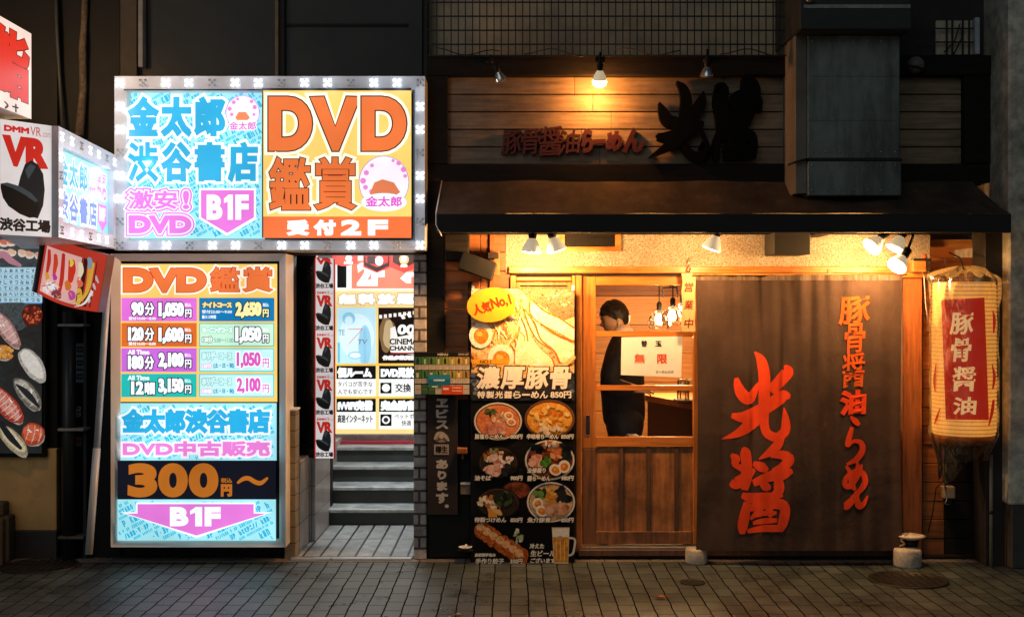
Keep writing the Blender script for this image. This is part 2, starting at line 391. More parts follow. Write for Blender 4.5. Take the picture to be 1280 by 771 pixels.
# ------------------------------------------------------------------ pavement
def pavement_material():
    m, t, p = newmat('paving_bricks')
    tc = nd(t, 'ShaderNodeTexCoord'); sp = nd(t, 'ShaderNodeSeparateXYZ'); t.links.new(tc.outputs['Object'], sp.inputs[0])
    cb = nd(t, 'ShaderNodeCombineXYZ'); t.links.new(sp.outputs[1], cb.inputs[0]); t.links.new(sp.outputs[0], cb.inputs[1])
    br = nd(t, 'ShaderNodeTexBrick'); wn = nd(t, 'ShaderNodeTexNoise'); wn.inputs['Scale'].default_value = 6; wn.inputs['Detail'].default_value = 3; t.links.new(tc.outputs['Object'], wn.inputs['Vector']); ws = nd(t, 'ShaderNodeVectorMath', operation='MULTIPLY_ADD'); t.links.new(wn.outputs['Color'], ws.inputs[0]); ws.inputs[1].default_value = (.016, .016, 0); t.links.new(cb.outputs[0], ws.inputs[2]); t.links.new(ws.outputs[0], br.inputs['Vector']); br.inputs['Scale'].default_value = 1
    br.inputs['Brick Width'].default_value = .198; br.inputs['Row Height'].default_value = .0985; br.inputs['Mortar Size'].default_value = .0046; br.inputs['Mortar Smooth'].default_value = .35; br.offset = .37
    br.inputs['Color1'].default_value = (.058, .077, .08, 1); br.inputs['Color2'].default_value = (.105, .135, .138, 1); br.inputs['Mortar'].default_value = (.004, .004, .004, 1); br.inputs['Bias'].default_value = 0
    n = nd(t, 'ShaderNodeTexNoise'); n.inputs['Scale'].default_value = 150; n.inputs['Detail'].default_value = 6; t.links.new(tc.outputs['Object'], n.inputs['Vector'])
    n2 = nd(t, 'ShaderNodeTexNoise'); n2.inputs['Scale'].default_value = 2.1; n2.inputs['Detail'].default_value = 8; n2.inputs['Roughness'].default_value = .7; t.links.new(tc.outputs['Object'], n2.inputs['Vector'])
    r1 = nd(t, 'ShaderNodeMapRange'); t.links.new(n.outputs['Fac'], r1.inputs[0]); r1.inputs[1].default_value = .3; r1.inputs[2].default_value = .7; r1.inputs[3].default_value = .35; r1.inputs[4].default_value = 1.5
    r2 = nd(t, 'ShaderNodeMapRange'); t.links.new(n2.outputs['Fac'], r2.inputs[0]); r2.inputs[1].default_value = .35; r2.inputs[2].default_value = .65; r2.inputs[3].default_value = .45; r2.inputs[4].default_value = 1.25
    mu = nd(t, 'ShaderNodeMath', operation='MULTIPLY'); t.links.new(r1.outputs[0], mu.inputs[0]); t.links.new(r2.outputs[0], mu.inputs[1])
    v = nd(t, 'ShaderNodeVectorMath', operation='SCALE'); t.links.new(br.outputs['Color'], v.inputs[0]); t.links.new(mu.outputs[0], v.inputs['Scale']); t.links.new(v.outputs[0], p.inputs['Base Color'])
    rr = nd(t, 'ShaderNodeMapRange'); t.links.new(n2.outputs['Fac'], rr.inputs[0]); rr.inputs[3].default_value = .16; rr.inputs[4].default_value = .44; sq = nd(t, 'ShaderNodeMath', operation='MULTIPLY_ADD'); t.links.new(br.outputs['Fac'], sq.inputs[0]); sq.inputs[1].default_value = -.5; sq.inputs[2].default_value = .5; t.links.new(sq.outputs[0], p.inputs['Specular IOR Level']); t.links.new(rr.outputs[0], p.inputs['Roughness'])
    h = nd(t, 'ShaderNodeMath', operation='MULTIPLY_ADD'); t.links.new(br.outputs['Fac'], h.inputs[0]); h.inputs[1].default_value = -1.0; t.links.new(n.outputs['Fac'], h.inputs[2])
    b = nd(t, 'ShaderNodeBump'); b.inputs['Strength'].default_value = .55; b.inputs['Distance'].default_value = .008; t.links.new(h.outputs[0], b.inputs['Height']); t.links.new(b.outputs[0], p.inputs['Normal'])
    return m
b = MB(); b.face([(-60, -60, 0), (60, -60, 0), (60, 60, 0), (-60, 60, 0)], pavement_material()); tag(b.build('pavement'), None, None, kind='structure')
# concrete edging strip between paving and shop fronts
m_kerb = M('edging_concrete', (.16, .14, .12), .8, 0, .3, 30, bump=.4)
b = MB()
for i in range(24):
    x0 = -3.3 + i * .3
    b.box(x0 + .002, x0 + .298, -.13, -.02, -.02, .004, m_kerb, .002)
tag(b.build('edging_strip'), None, None, kind='structure')
def manhole(px, py, r, label):
    Y = None
    z = F * CZ / (py - CY); y = z - D; x = (px - CX) * z / F
    t = thing('manhole_cover', label, 'manhole cover', (x, y, .0), 'round iron covers set in the paving')
    b = MB(); b.lathe([(0.001, .005), (r * .9, .005), (r * .9, .0085), (r, .0085), (r, .0)], M('cast_iron', (.03, .029, .027), .5, .6, .3, 40), (x, y, 0), 36, False)
    b.build('frame', t)
    b = MB()
    for i in range(-4, 5):
        for j in range(-4, 5):
            q = r * .19
            if math.hypot(i * q, j * q) < r * .82: b.box(x + i * q - q * .3, x + i * q + q * .3, y + j * q - q * .3, y + j * q + q * .3, .0045, .0085, m_steel_dark, .001)
    b.build('tread_pattern', t)
m_steel_dark = M('worn_iron', (.035, .033, .03), .5, .6, .3, 30)
manhole(50, 707.5, .235, 'round dark manhole cover on the paving in front of the sushi photo wall')
manhole(1135, 725, .235, 'round dark manhole cover on the paving near the weight with a dish on top')
manhole(866, 728, .075, 'small dark drain cap in the paving in front of the left curtain weight')

# ------------------------------------------------------------------ helpers for signs
m_led_on = bulb_glow('led_lit', (.85, .93, 1), 4); _ledlight = bpy.data.lights.new('led_light', 'POINT'); _ledlight.energy = .26; _ledlight.color = (.82, .88, 1); _ledlight.shadow_soft_size = .03; m_led_off = M('led_unlit', (.45, .46, .48), .3, bump=0)
def led_module(parent, on, loc, local_axes):
    ux, uy, un = local_axes; b = MB(); d = .0165
    for i, j in ((0, 0), (1, 1), (-1, 1), (1, -1), (-1, -1)):
        c = ux * i * d + uy * j * d; r = .0085; m = m_led_on if on else m_led_off
        ring = [c + (ux * math.cos(a * math.pi / 3) + uy * math.sin(a * math.pi / 3)) * r for a in range(6)]; top = c + un * .008
        for a in range(6): b.face([ring[a], ring[(a + 1) % 6], top], m)
    o = b.build('led_cluster', parent, local=True, recalc=False); o.location = Vector(loc) - wloc(parent); return o
def led_run(protos, parent, p0, p1, n, un, skip=3, phase=0, axes=None):
    p0, p1 = Vector(p0), Vector(p1)
    for i in range(n):
        on = (i + phase) % skip != skip - 1; loc = p0.lerp(p1, i / (n - 1)) if n > 1 else p0
        if on not in protos: protos[on] = led_module(parent, on, loc, axes)
        else: dup_part(protos[on], parent, loc - wloc(parent))
        if on: lo = bpy.data.objects.new('led_light', _ledlight); COL.objects.link(lo); lo.parent = parent; lo.location = loc - wloc(parent) + axes[2] * .2
AX = (Vector((1, 0, 0)), Vector((0, 0, 1)), Vector((0, -1, 0)))
def frame_boxes(b, o, i, Yf, depth, m, bev=.006, slope=0):
    """picture-frame of four mitred bars: outer/inner photo rectangles at depth Yf"""
    for q in range(4):
        oc = [W(o[0], o[1], Yf), W(o[2], o[1], Yf), W(o[2], o[3], Yf), W(o[0], o[3], Yf)]; ic = [W(i[0], i[1], Yf), W(i[2], i[1], Yf), W(i[2], i[3], Yf), W(i[0], i[3], Yf)]
        sv = Vector((0, slope, 0)); b.prism([oc[q], oc[(q + 1) % 4], ic[(q + 1) % 4] + sv, ic[q] + sv], (0, depth, 0), m)

CYAN, PALE, WHT, PINK = '#28AEE0', '#A2E4EE', '#F4FAFF', '#E678DC'
def url_pattern(g, x0, y0, x1, y1, step=13):
    """slanted rows of bold cyan lettering on the pale film behind the big words"""
    g.rect(x0, y0, x1, y1, E(PALE)); ang = math.radians(27); ca, sa = math.cos(ang), math.sin(ang)
    rows = ['http://kin-v.jp', 'KINTARO', 'GROUP', 'http://', 'kin-v.jp', 'KINTARO GROUP']; k = 0
    cx, cy = (x0 + x1) / 2, (y0 + y1) / 2; R = math.hypot(x1 - x0, y1 - y0) / 2; v = -R; row = 0
    inside = lambda x, y: x0 + .5 < x < x1 - .5 and y0 + .5 < y < y1 - .5
    while v < R:
        h = (9.5, 5, 7.5, 4)[row % 4]; u = -R - (row * 17) % 40
        while u < R:
            st = rows[k % 6]; wd = len(st) * h * .5; k += 1
            for i, ch in enumerate(st):
                if ch == ' ': continue
                uu, vv = u + (i + .5) * h * .5, v + h / 2; X_, Y_ = cx + uu * ca + vv * sa, cy - uu * sa + vv * ca
                if inside(X_ - h * .45, Y_ - h * .55) and inside(X_ + h * .45, Y_ + h * .55):
                    lo = ch in '.-'; g.text(ch, X_ - h * (.1 if lo else .21), Y_ - h * .45 * (0 if lo else 1), X_ + h * (.1 if lo else .21), Y_ + h * .45 * (.3 if lo else 1), E('#2FB0D4' if h > 6 else '#48BEDC'), .5, rot=ang)
            u += wd + h * .6
        v += h + 1.0; row += 1

# ------------------------------------------------------------------ the large LED framed shop sign
Ys = -.3
big = thing('shop_sign', 'wide backlit video shop sign with a silver frame of white LEDs above the entrance', 'sign', W(337, 312, Ys) + Vector((0, .2, 0)))
b = MB(); frame_boxes(b, (143, 95.5, 531, 312.5), (157.5, 112, 518, 300.5), Ys, .38, m_alu, slope=.02); bigf = b.build('frame', big)
b = MB(); frame_boxes(b, (157.6, 112.1, 517.9, 300.4), (160, 114.5, 515.6, 298.6), Ys + .03, .05, m_alu2, slope=.03); b.build('inner_frame', big)
b = MB(); b.boxp(158.5, 113, 517, 299.5, Ys + .09, .2, m_black); b.build('back_box', big)
g = G(front(Ys + .085)); url_pattern(g, 160, 114.5, 331, 298.5)
g.rect(160, 114.5, 331, 116.5, E('#0A2030'))
OW = [(3.2, E(WHT, 1.1))]
for i, ch in enumerate('金太郎'): g.text(ch, 165 + i * 41, 124, 203.5 + i * 41, 173, E(CYAN), 2.5, OW)
for i, ch in enumerate('渋谷書店'): g.text(ch, 165 + i * 41.2, 180, 202.5 + i * 41.2, 229, E(CYAN), 1.5 if ch == '渋' else 2.2, OW)
pk = [(2, E('#F0F4FF')), (4, E(PINK))]
g.text('激安', 166, 240, 226, 263, E(PINK), .8, [(1.6, E('#F6F0FF', 1.05)), (3.6, E(PINK)), (4.8, E(WHT))]); g.text('!', 233, 240, 241, 263, E(PINK), 1.2, [(1.6, E('#F6F0FF', 1.05)), (3.6, E(PINK)), (4.8, E(WHT))])
g.text('DVD', 166, 270.5, 244, 293, E(PINK), 2.2, [(1.8, E('#F6F0FF', 1.05)), (3.6, E(PINK)), (4.8, E(WHT))])
g.poly([(253, 237), (253, 274), (248, 271.5), (288, 296), (328, 273), (323.5, 274), (323.5, 237)], E(WHT, 1.1)); g.poly([(255.5, 239.5), (255.5, 273), (288, 292.5), (321, 273), (321, 239.5)], E(PINK))
for ch, xa, xb in (('B', 262.5, 282), ('F', 298, 314.5)): g.text(ch, xa, 245, xb, 276, E(WHT, 1.15), 1.9)
g.poly([(284, 250), (289.5, 245), (295, 245), (295, 276), (288.6, 276), (288.6, 253.5), (284, 255.5)], E(WHT, 1.15))
g.ell(307, 144, 21, 21.5, E(PINK)); g.ell(307, 144, 20.2, 20.7, E('#F8EEF8', 1.05)); [g.ell(x, y, r, r, E('#E887D2')) for x, y, r in ((291, 139, 2.6), (293.5, 146, 2.2), (296, 131, 2.4), (318, 130, 2.2), (322, 137, 2.6), (301, 127, 1.8), (321, 146, 1.8))]; g.poly([(298, 150), (302, 143), (311, 143), (316, 150), (313, 153), (300, 153)], E('#EA8A5A')); g.text('金太郎', 290.5, 155, 323.5, 165, E('#DC64C8'), .25, [(1.2, E(WHT))])
# right half
g.rect(331, 113.5, 515.6, 298.5, E('#1A1410')); g.rect(332.5, 116.5, 515.6, 272, E('#FFD26E', 1.02)); g.rect(332.5, 272, 515.6, 298.5, E('#E8703C'))
OR, RD = '#EA7438', '#9A2010'
oo = [(1.5, E('#2A1010')), (5.2, E('#FFF6DE', 1.08))]
for ch, x0, x1 in (('D', 339, 393), ('V', 392, 451), ('D', 454, 509.5)): g.text(ch, x0, 124, x1, 191, E(OR), 4.5, oo)
for ch, x0, x1 in (('鑑', 340, 391), ('賞', 396, 447)): g.text(ch, x0, 199, x1, 264, E(OR), 1.5, [(1.1, E('#2A1010')), (4.5, E('#FFF6DE', 1.08))])
for k in range(3): g.rect(407, 220 + k * 7.5 + (6 if k == 2 else 0), 435, 221 + k * 7.5 + (6 if k == 2 else 0), E(RD))
g.ell(481.7, 230, 31.2, 33, E('#8C8CC8')); g.ell(481.7, 230, 30.4, 32.2, E('#FBEAF4', 1.05)); [g.ell(x, y, r, r, E('#E887D2')) for x, y, r in ((456, 228, 3.6), (459, 236, 3), (460, 218, 3.2), (466, 241, 2.6), (500, 206, 3), (506, 214, 3.4), (508, 222, 2.4), (467, 209, 2.4), (493, 203, 2))]; g.poly([(464, 244), (470, 230), (480, 226), (494, 230), (502, 242), (496, 246), (468, 246)], E('#DC7A50')); g.ell(481.7, 254.5, 28.5, 11.5, E('#BEE6F0')); g.ell(481.7, 254.5, 27.6, 10.7, E('#F6FAFF', 1.05))
g.text('金太郎', 459, 247, 504, 260, E('#E05AC8'), .5)
for i, ch in enumerate('受付2F'): g.text(ch, 362 + i * 33.3, 276, 389 + i * 33.3 - (i > 1) * 2, 295.5, E(WHT, 1.1), 1.6)
g.done('light_panel', big)
pr = {}
yb = Ys - .001
led_run(pr, bigf, W(149, 103.7, yb), W(525, 103.7, yb), 14, None, 3, 1, AX)
led_run(pr, bigf, W(150, 306.5, yb), W(525, 306.5, yb), 14, None, 3, 2, AX)
led_run(pr, bigf, W(150, 133, yb), W(150, 277, yb), 6, None, 3, 0, AX)
led_run(pr, bigf, W(525, 133, yb), W(525, 277, yb), 6, None, 3, 0, AX)

# ------------------------------------------------------------------ the price sign below it
Yp = -.2
ps = thing('price_board', 'tall backlit price list sign in a plain frame below the large video shop sign', 'sign', W(248, 684, Yp) + Vector((0, .1, 0)))
b = MB(); frame_boxes(b, (138.5, 317, 357, 683.5), (147.5, 326, 347.5, 675), Yp, .28, m_alu2, slope=.045); b.build('frame', ps)
b = MB(); b.boxp(146.8, 325.4, 348.2, 675.6, Yp + .065, .2, m_black); b.build('back_box', ps)
g = G(front(Yp + .06))
g.rect(148.5, 330, 346.5, 502, E('#FFCB69'))
g.text('DVD', 154, 335, 258, 365.5, E(OR), 3.2, [(.8, E('#C01808')), (3, E('#FFF2DC', 1.05))])
for ch, x0, x1 in (('鑑', 263, 299.5), ('賞', 304, 340.5)): g.text(ch, x0, 334, x1, 364.5, E(OR), .9, [(.8, E('#C01808')), (3, E('#FFF2DC', 1.05))])
K, Wt = E('#101018'), E(WHT, 1.1)
rows = [(372.3, 401.4, '#DE6ED8', '90', '分', '1,050', '#0A78B4', '#0A78B4'), (403.5, 433, '#D86828', '120', '分', '1,600', '#C8EED2', '#3CBEB4'),
        (435, 464.4, '#C868DC', '180', '分', '2,100', '#C4F2F2', '#3CC8D2'), (467, 496, '#22C0B8', '12', '時間', '3,150', '#C4F2F2', '#3CC8D2')]
for k, (y0, y1, c, t1, u1, p1, c2, b2) in enumerate(rows):
    g.rect(152, y0, 246, y1, E(c)); ok = [(1.1, K)]
    ty0, ty1 = (y0 + 5, y1 - 7) if k < 2 else (y0 + 9, y1 - 3)
    g.text(t1, 160 if len(t1) > 2 else 164, ty0, 180, ty1, Wt, 1.3, ok); g.text(u1, 181, ty0 + 1, 193 if k < 3 else 194, ty1, Wt, .6, ok)
    g.text(p1, 198, y0 + 5.5, 230, y1 - 3.5, Wt, 1.4, ok); g.text('円', 231.5, y0 + 14, 239.5, y1 - 4.5, Wt, .4, ok); g.text('税込', 231, y0 + 6.5, 239, y0 + 11, Wt, .1)
    if k < 2: g.text('受付10:00～8:00', 161, y1 - 5.6, 195, y1 - 1.4, Wt, .15)
    else: g.text('All Time', 160, y0 + 2, 187, y0 + 8, Wt, .35)
    g.rect(249, y0, 343, y1, E(b2)); g.rect(250.3, y0 + 1.3, 341.7, y1 - 1.3, E(c2, 1.02))
    if k == 0:
        g.text('ナイトコース', 253, y0 + 5, 290, y0 + 12.5, E('#FFE08C'), .8, [(.7, E('#0A3050'))]); g.text('受付22:00～9:00', 252.5, y0 + 15, 290, y0 + 19.5, Wt, .1); g.text('最大12時間', 252.5, y0 + 21.5, 270, y0 + 26, Wt, .1)
        g.text('2,650', 294, y0 + 5, 327, y1 - 4, E('#FFF0AA', 1.05), 1.4, ok); g.text('円', 328.5, y0 + 14, 336, y1 - 5, E('#FFF0AA', 1.05), .4, ok); g.text('税込', 328.5, y0 + 6.5, 336, y0 + 11, Wt, .1)
    elif k == 1:
        g.text('モーニングコース', 252.5, y0 + 5, 291, y0 + 13, E('#E6FFF0'), .7, [(.6, E('#6CCABE'))]); g.text('120分', 253, y0 + 17, 266, y1 - 5, E('#E6FFF0'), .5, [(.6, K)]); g.text('5:00～11:00', 268, y0 + 19, 292, y1 - 5, E('#58B4AA'), .1)
        g.text('1,050', 294, y0 + 5, 327, y1 - 4, Wt, 1.4, ok); g.text('円', 328.5, y0 + 14, 336, y1 - 5, Wt, .4, ok); g.text('税込', 328.5, y0 + 6.5, 336, y0 + 11, Wt, .1)
    else:
        g.text('ホリデーコース', 252.5, y0 + 4.5, 290, y0 + 14.5, E('#CFF7F5'), .7, [(.6, E('#78B4BE'))]); g.text('(土・日・祝)', 267, y0 + 18.5, 293, y1 - 4, E('#2896C8'), .25); g.text('5時間' if k == 3 else '120分', 252.5, y0 + 19, 265, y1 - 4.5, E('#F6FAFF'), .3, [(.5, E('#E8A0DC'))])
        g.text('1,050' if k == 2 else '2,100', 296, y0 + 5, 326, y1 - 4.5, E('#E05AC0'), .9, [(1.5, E('#F4FFFF', 1.05))]); g.text('円', 328.5, y0 + 13, 336.5, y1 - 5, E('#E05AC0'), .2, [(1.3, E('#F4FFFF', 1.05))])
g.rect(148.5, 502, 346.5, 503.5, E('#0A1018')); url_pattern(g, 149.5, 503.5, 346, 575)
g.text('金太郎渋谷書店', 155, 510, 339, 540.5, E('#28B0E6'), 1.9, [(2.6, E(WHT, 1.05))]); g.text('DVD中古販売', 156, 550, 339, 569, E('#EC82DC'), 1.2, [(2.6, E('#FCEEFC', 1.05))])
g.rect(149.5, 574.5, 346.5, 622.5, E('#0C0E1C', .9))
BR = E('#B4661C')
for i, ch in enumerate('300'): g.text(ch, 162 + i * 38, 577.5, 199 + i * 38, 620, BR, 3.6)
g.text('税込', 278, 596, 292, 602, BR, .2); g.text('円', 278, 603.5, 292, 619, BR, 1.2)
g.stroke([(299, 602, 3), (306, 597, 5.2), (313, 596.5, 5.6), (321, 601, 5.6), (328, 602, 5.4), (336, 596, 3)], BR)
url_pattern(g, 149.5, 622.5, 346.5, 673.5)
g.poly([(174, 625.5), (174, 637.5), (154, 637.5), (249, 669.5), (343, 637.5), (322, 637.5), (322, 625.5)], E(WHT, 1.05)); g.poly([(176, 627.6), (176, 639.3), (162, 639.3), (249, 666.5), (335, 639.3), (319.8, 639.3), (319.8, 627.6)], E('#E67ADC'))
for ch, xa, xb in (('B', 216, 239), ('F', 259, 279)): g.text(ch, xa, 631, xb, 655, E(WHT, 1.12), 2.1)
g.poly([(241, 636), (248, 631), (256, 631), (256, 655), (247.4, 655), (247.4, 638), (241, 640.5)], E(WHT, 1.12))
g.done('light_panel', ps)

# ------------------------------------------------------------------ bent corner sign on the left: VR poster face and LED framed face
def at(px, py, z): return Vector(((px - CX) / F * z, z - D, CZ - (py - CY) / F * z))
zN, zF, zL = 6.45, 7.72, 6.2
Zt, Zb = CZ + 228 / F * zN, CZ + 89 / F * zN
A = Vector(((-4 - CX) / F * zL, zL - D, 0)); B = Vector(((64 - CX) / F * zN, zN - D, 0)); Cc = Vector(((138.5 - CX) / F * zF, zF - D, 0)); Dd = Vector((-3.1, -.3, 0))
def zz(p, z): return Vector((p.x, p.y, z))
vr = thing('corner_sign', 'bent projecting sign with a virtual reality poster and a small LED framed face', 'sign', zz((A + B + Cc) / 3, Zb))
b = MB(); b.prism([zz(p, Zb) for p in (A, B, Cc, Dd)], (0, 0, Zt - Zb), m_alu); b.build('casing', vr)
HB = None
def vr_unit(g, U, em=True, strength=1.0):
    """one tall print: brand line, VR, headset, place name. U maps (0..1, 0..1) to surface units"""
    mk = (lambda c, s=1.0: E(c, s * strength)) if em else (lambda c, s=1.0: P(c))
    R = lambda x0, y0, x1, y1: (*U(x0, y0), *U(x1, y1))
    g.rect(*R(0, 0, 1, 1), mk('#E6E0E0')); g.rect(*R(0, 0, .05, 1), mk('#C81E1E'))
    wpx = abs(U(1, 0)[0] - U(0, 0)[0])
    g.text('DMM', *R(.12, .045, .58, .1), mk('#D22828'), wpx * .012); g.text('VR', *R(.6, .03, .8, .11), mk('#C86464'), wpx * .002); g.text('.com', *R(.82, .07, .98, .11), mk('#C88C8C'), 0)
    g.text('VR', *R(.1, .13, .92, .4), mk('#CC2A20'), wpx * .045)
    k = mk('#1A1E22', .9); k2 = mk('#3C464C', .9); k3 = mk('#0E1012', .8)
    pl = lambda pts, m: g.poly([U(x, y) for x, y in pts], m)
    pl([(.36, .6), (.42, .48), (.5, .37), (.62, .33), (.74, .36), (.84, .44), (.87, .58), (.84, .72), (.74, .84), (.5, .82)], k)
    pl([(.5, .42), (.6, .36), (.7, .38), (.66, .42), (.56, .5)], k2)
    pl([(.06, .56), (.06, .6), (.1, .68), (.2, .75), (.4, .81), (.58, .84), (.7, .83), (.76, .76), (.74, .68), (.6, .62), (.4, .57), (.18, .545)], k3)
    pl([(.06, .56), (.18, .545), (.42, .57), (.62, .62), (.74, .68), (.7, .7), (.5, .64), (.3, .595)], k2)
    g.text('渋谷工場', *R(.04, .85, .98, .965), mk('#141414'), wpx * .012)
FA = quadmap(zz(A, Zt), zz(B, Zt), zz(B, Zb), zz(A, Zb))
g = G(lambda x, y, l: FA(x / 100, y / 190, l + .003)); vr_unit(g, lambda u, v: (u * 100, v * 190), True, .8); g.done('poster_panel', vr)
FB = quadmap(zz(B, Zt), zz(Cc, Zt), zz(Cc, Zb), zz(B, Zb)); nB = ((zz(B, Zb) - zz(B, Zt)).cross(Cc - B)).normalized()
b = MB(); WU, WV = 130., 60.
def fb(u, v, l=0): return FB(u, v, l)
ou = [fb(0, 0, .003), fb(1, 0, .003), fb(1, 1, .003), fb(0, 1, .003)]; iu = [fb(.07, .17, .003), fb(.93, .17, .003), fb(.93, .86, .003), fb(.07, .86, .003)]
for q in range(4): b.prism([ou[q], ou[(q + 1) % 4], iu[(q + 1) % 4], iu[q]], nB * .035, m_alu)
vrf = b.build('frame', vr)
g = G(lambda x, y, l: FB(x / 200, y / 90, l + .004)); x0, y0, x1, y1 = 14.5, 15.8, 185.5, 77
g.rect(x0, y0, x1, y1, E('#8CDCF0')); o2 = [(2, E(WHT, 1.1))]
for i, ch in enumerate('金太郎'): g.text(ch, 19 + i * 32, 20, 47 + i * 32, 44, E('#2CA6DA'), 1, o2)
for i, ch in enumerate('渋谷書店'): g.text(ch, 19 + i * 32, 49, 47 + i * 32, 73, E('#5A8CD2'), 1, o2)
g.ell(127, 33, 12, 11, E('#F4D2EC')); g.text('金太郎', 117, 37, 138, 42, E('#DC64C8'), .2)
g.text('激安', 144, 20, 178, 31, E('#E678DC'), .6, [(1.6, E(WHT))]); g.text('DVD', 144, 34, 180, 46, E('#E678DC'), 1.2, [(1.6, E(WHT))])
g.poly([(147, 50), (147, 67), (163, 76), (180, 67), (180, 50)], E('#E678DC')); g.text('B1F', 152, 53, 175, 66, E(WHT, 1.1), 1)
g.rect(x0, 75.6, 60, 76.9, E('#D23C50')); g.rect(100, 75.6, 140, 76.9, E('#D23C50'))
g.done('light_panel', vr)
axB = ((Cc - B).normalized(), Vector((0, 0, 1)), nB); pr = {}
led_run(pr, vrf, fb(.05, .08, .039), fb(.95, .08, .039), 7, None, 3, 0, axB); led_run(pr, vrf, fb(.05, .93, .039), fb(.95, .93, .039), 7, None, 3, 2, axB); led_run(pr, vrf, fb(.035, .27, .039), fb(.035, .77, .039), 4, None, 3, 1, axB)

# ------------------------------------------------------------------ far left: sushi restaurant
X0 = -2.53
sf = thing('lightbox_sign', 'white lit box sign with a big red sushi character above the corner sign', 'sign', (X0 - .1, -1.9, 2.64))
zt0, zb0 = CZ + 343 / F * 6.4, 2.635
b = MB(); b.box(X0 - .22, X0 - .002, -2.6, -1.6, zb0, zt0, m_alu2, .008); b.build('casing', sf)
FS = quadmap((X0, -2.6, zt0), (X0, -1.6, zt0), (X0, -1.6, zb0), (X0, -2.6, zb0))
hs = zt0 - zb0
g = G(lambda x, y, l: FS(x / 100, y / 100, l)); g.rect(0, 0, 100, 100, E('#FAE0D2', .95))
g.text('鮨', 52, 8, 97, 84, E('#DC321E'), 2.6, [(1.0, E('#5A1410'))]); g.stroke([(66, 92, 1.5), (70, 95, 2.5), (67, 99, 2)], E('#14100E')); g.stroke([(76, 94, 2), (83, 93, 2)], E('#14100E')); g.stroke([(80, 90, 2), (80, 99, 2)], E('#14100E')); g.done('light_panel', sf)
tp = thing('awning_sign', 'edge of a pale sign box at the top left corner above the sushi box sign', 'sign', (-2.6, -1.9, 3.3))
b = MB(); b.box(-3.2, -2.53, -2.3, -1.55, 3.3, 3.36, m_black, .005); b.build('casing', tp)
b = MB(); b.box(-3.2, -2.535, -2.29, -1.56, 3.362, 3.55, E('#B4A0A0', .35), .003); b.build('light_panel', tp)
br_ = thing('bulb_row', 'row of small warm bulbs under the pale sign edge at the top left corner', 'lamp', (-2.85, -1.7, 3.3))
for i in range(5):
    b = MB(); b.lathe([(.002, 3.235), (.024, 3.245), (.03, 3.268), (.02, 3.298)], bulb_glow('warm_bulb', (1, .5, .16), 1.6), (-2.6 - i * .12, -1.75 + i * .12, 0), 12); b.build('bulb', br_)
bl = bpy.data.lights.new('bulb_row_light', 'POINT'); bl.energy = 34; bl.color = (1, .55, .22); bl.shadow_soft_size = .12; blo = bpy.data.objects.new('bulb_row_light', bl); COL.objects.link(blo); blo.parent = br_; blo.location = (-.25, .5, -.14)
sb = thing('sushi_house', 'narrow dark front with a beige lower wall at the far left', 'building', (-3.2, .2, 0))
m_ochre = M('ochre_wall', (.78, .47, .18), .85, 0, .2, 8, bump=.2, grime=.5, gscale=2)
b = MB(); b.box(-5.2, W(72, 0, 0).x, -.02, 2.5, W(0, 662, 0).z, W(0, 560, 0).z, m_ochre, .004); b.build('lower_wall', sb)
b = MB(); b.box(-5.2, W(72, 0, 0).x + .004, -.03, 2.5, 0, W(0, 662, 0).z - .001, M('dark_plinth', (.04, .038, .035), .8, bump=.3), .004); b.build('plinth', sb)
b = MB(); b.box(-5.2, W(72, 0, 0).x, .0, 2.5, W(0, 559.5, 0).z, 4.2, m_black, .004); b.build('wall', sb)
b = MB(); b.box(-5.2, -3.25, -.35, -.035, 0, W(0, 650, -.3).z, M('dark_step_stone', (.05, .048, .045), .8, bump=.3), .01); b.box(-5.2, -3.29, -.2, -.034, W(0, 650, -.3).z + .001, W(0, 630, -.2).z, M('dark_step_stone', (.055, .053, .05), .8, bump=.3), .01)
tag(settle(b.build('doorstep'), (-3.3, -.2, 0)), 'two dark stone steps against the beige wall at the far left', 'step')
mbd = thing('sushi_photo_board', 'tall board of sushi photographs with a price table on the far left wall', 'sign', W(20, 570, -.05))
b = MB(); x1 = W(57, 0, -.06).x; b.box(-3.9, x1, -.06, -.022, W(0, 571, -.06).z, W(0, 288, -.06).z, m_black, .004); b.build('board', mbd)
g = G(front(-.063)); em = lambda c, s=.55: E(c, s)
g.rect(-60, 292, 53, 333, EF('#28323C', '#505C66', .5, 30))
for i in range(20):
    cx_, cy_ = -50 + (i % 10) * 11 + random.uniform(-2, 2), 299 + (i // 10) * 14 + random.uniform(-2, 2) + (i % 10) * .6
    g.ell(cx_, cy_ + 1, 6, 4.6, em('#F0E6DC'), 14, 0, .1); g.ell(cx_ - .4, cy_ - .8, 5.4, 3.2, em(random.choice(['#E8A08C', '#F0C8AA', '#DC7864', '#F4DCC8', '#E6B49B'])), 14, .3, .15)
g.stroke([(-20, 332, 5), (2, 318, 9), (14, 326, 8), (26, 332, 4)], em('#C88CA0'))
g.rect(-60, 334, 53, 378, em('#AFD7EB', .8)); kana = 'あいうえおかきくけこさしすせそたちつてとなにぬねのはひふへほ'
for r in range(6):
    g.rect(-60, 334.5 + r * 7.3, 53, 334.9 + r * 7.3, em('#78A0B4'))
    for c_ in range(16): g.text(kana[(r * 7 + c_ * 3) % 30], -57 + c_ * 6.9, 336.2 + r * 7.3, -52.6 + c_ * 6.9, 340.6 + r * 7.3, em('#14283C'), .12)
g.rect(-60, 378, 53, 379.5, em('#64A0DC', .8)); g.rect(-60, 379.5, 53, 566, EF('#0C0F12', '#1C2226', .5, 12)); g.ell(10, 395, 38, 18, EF('#2E363A', '#5A666A', .5, 40), wob=.1)
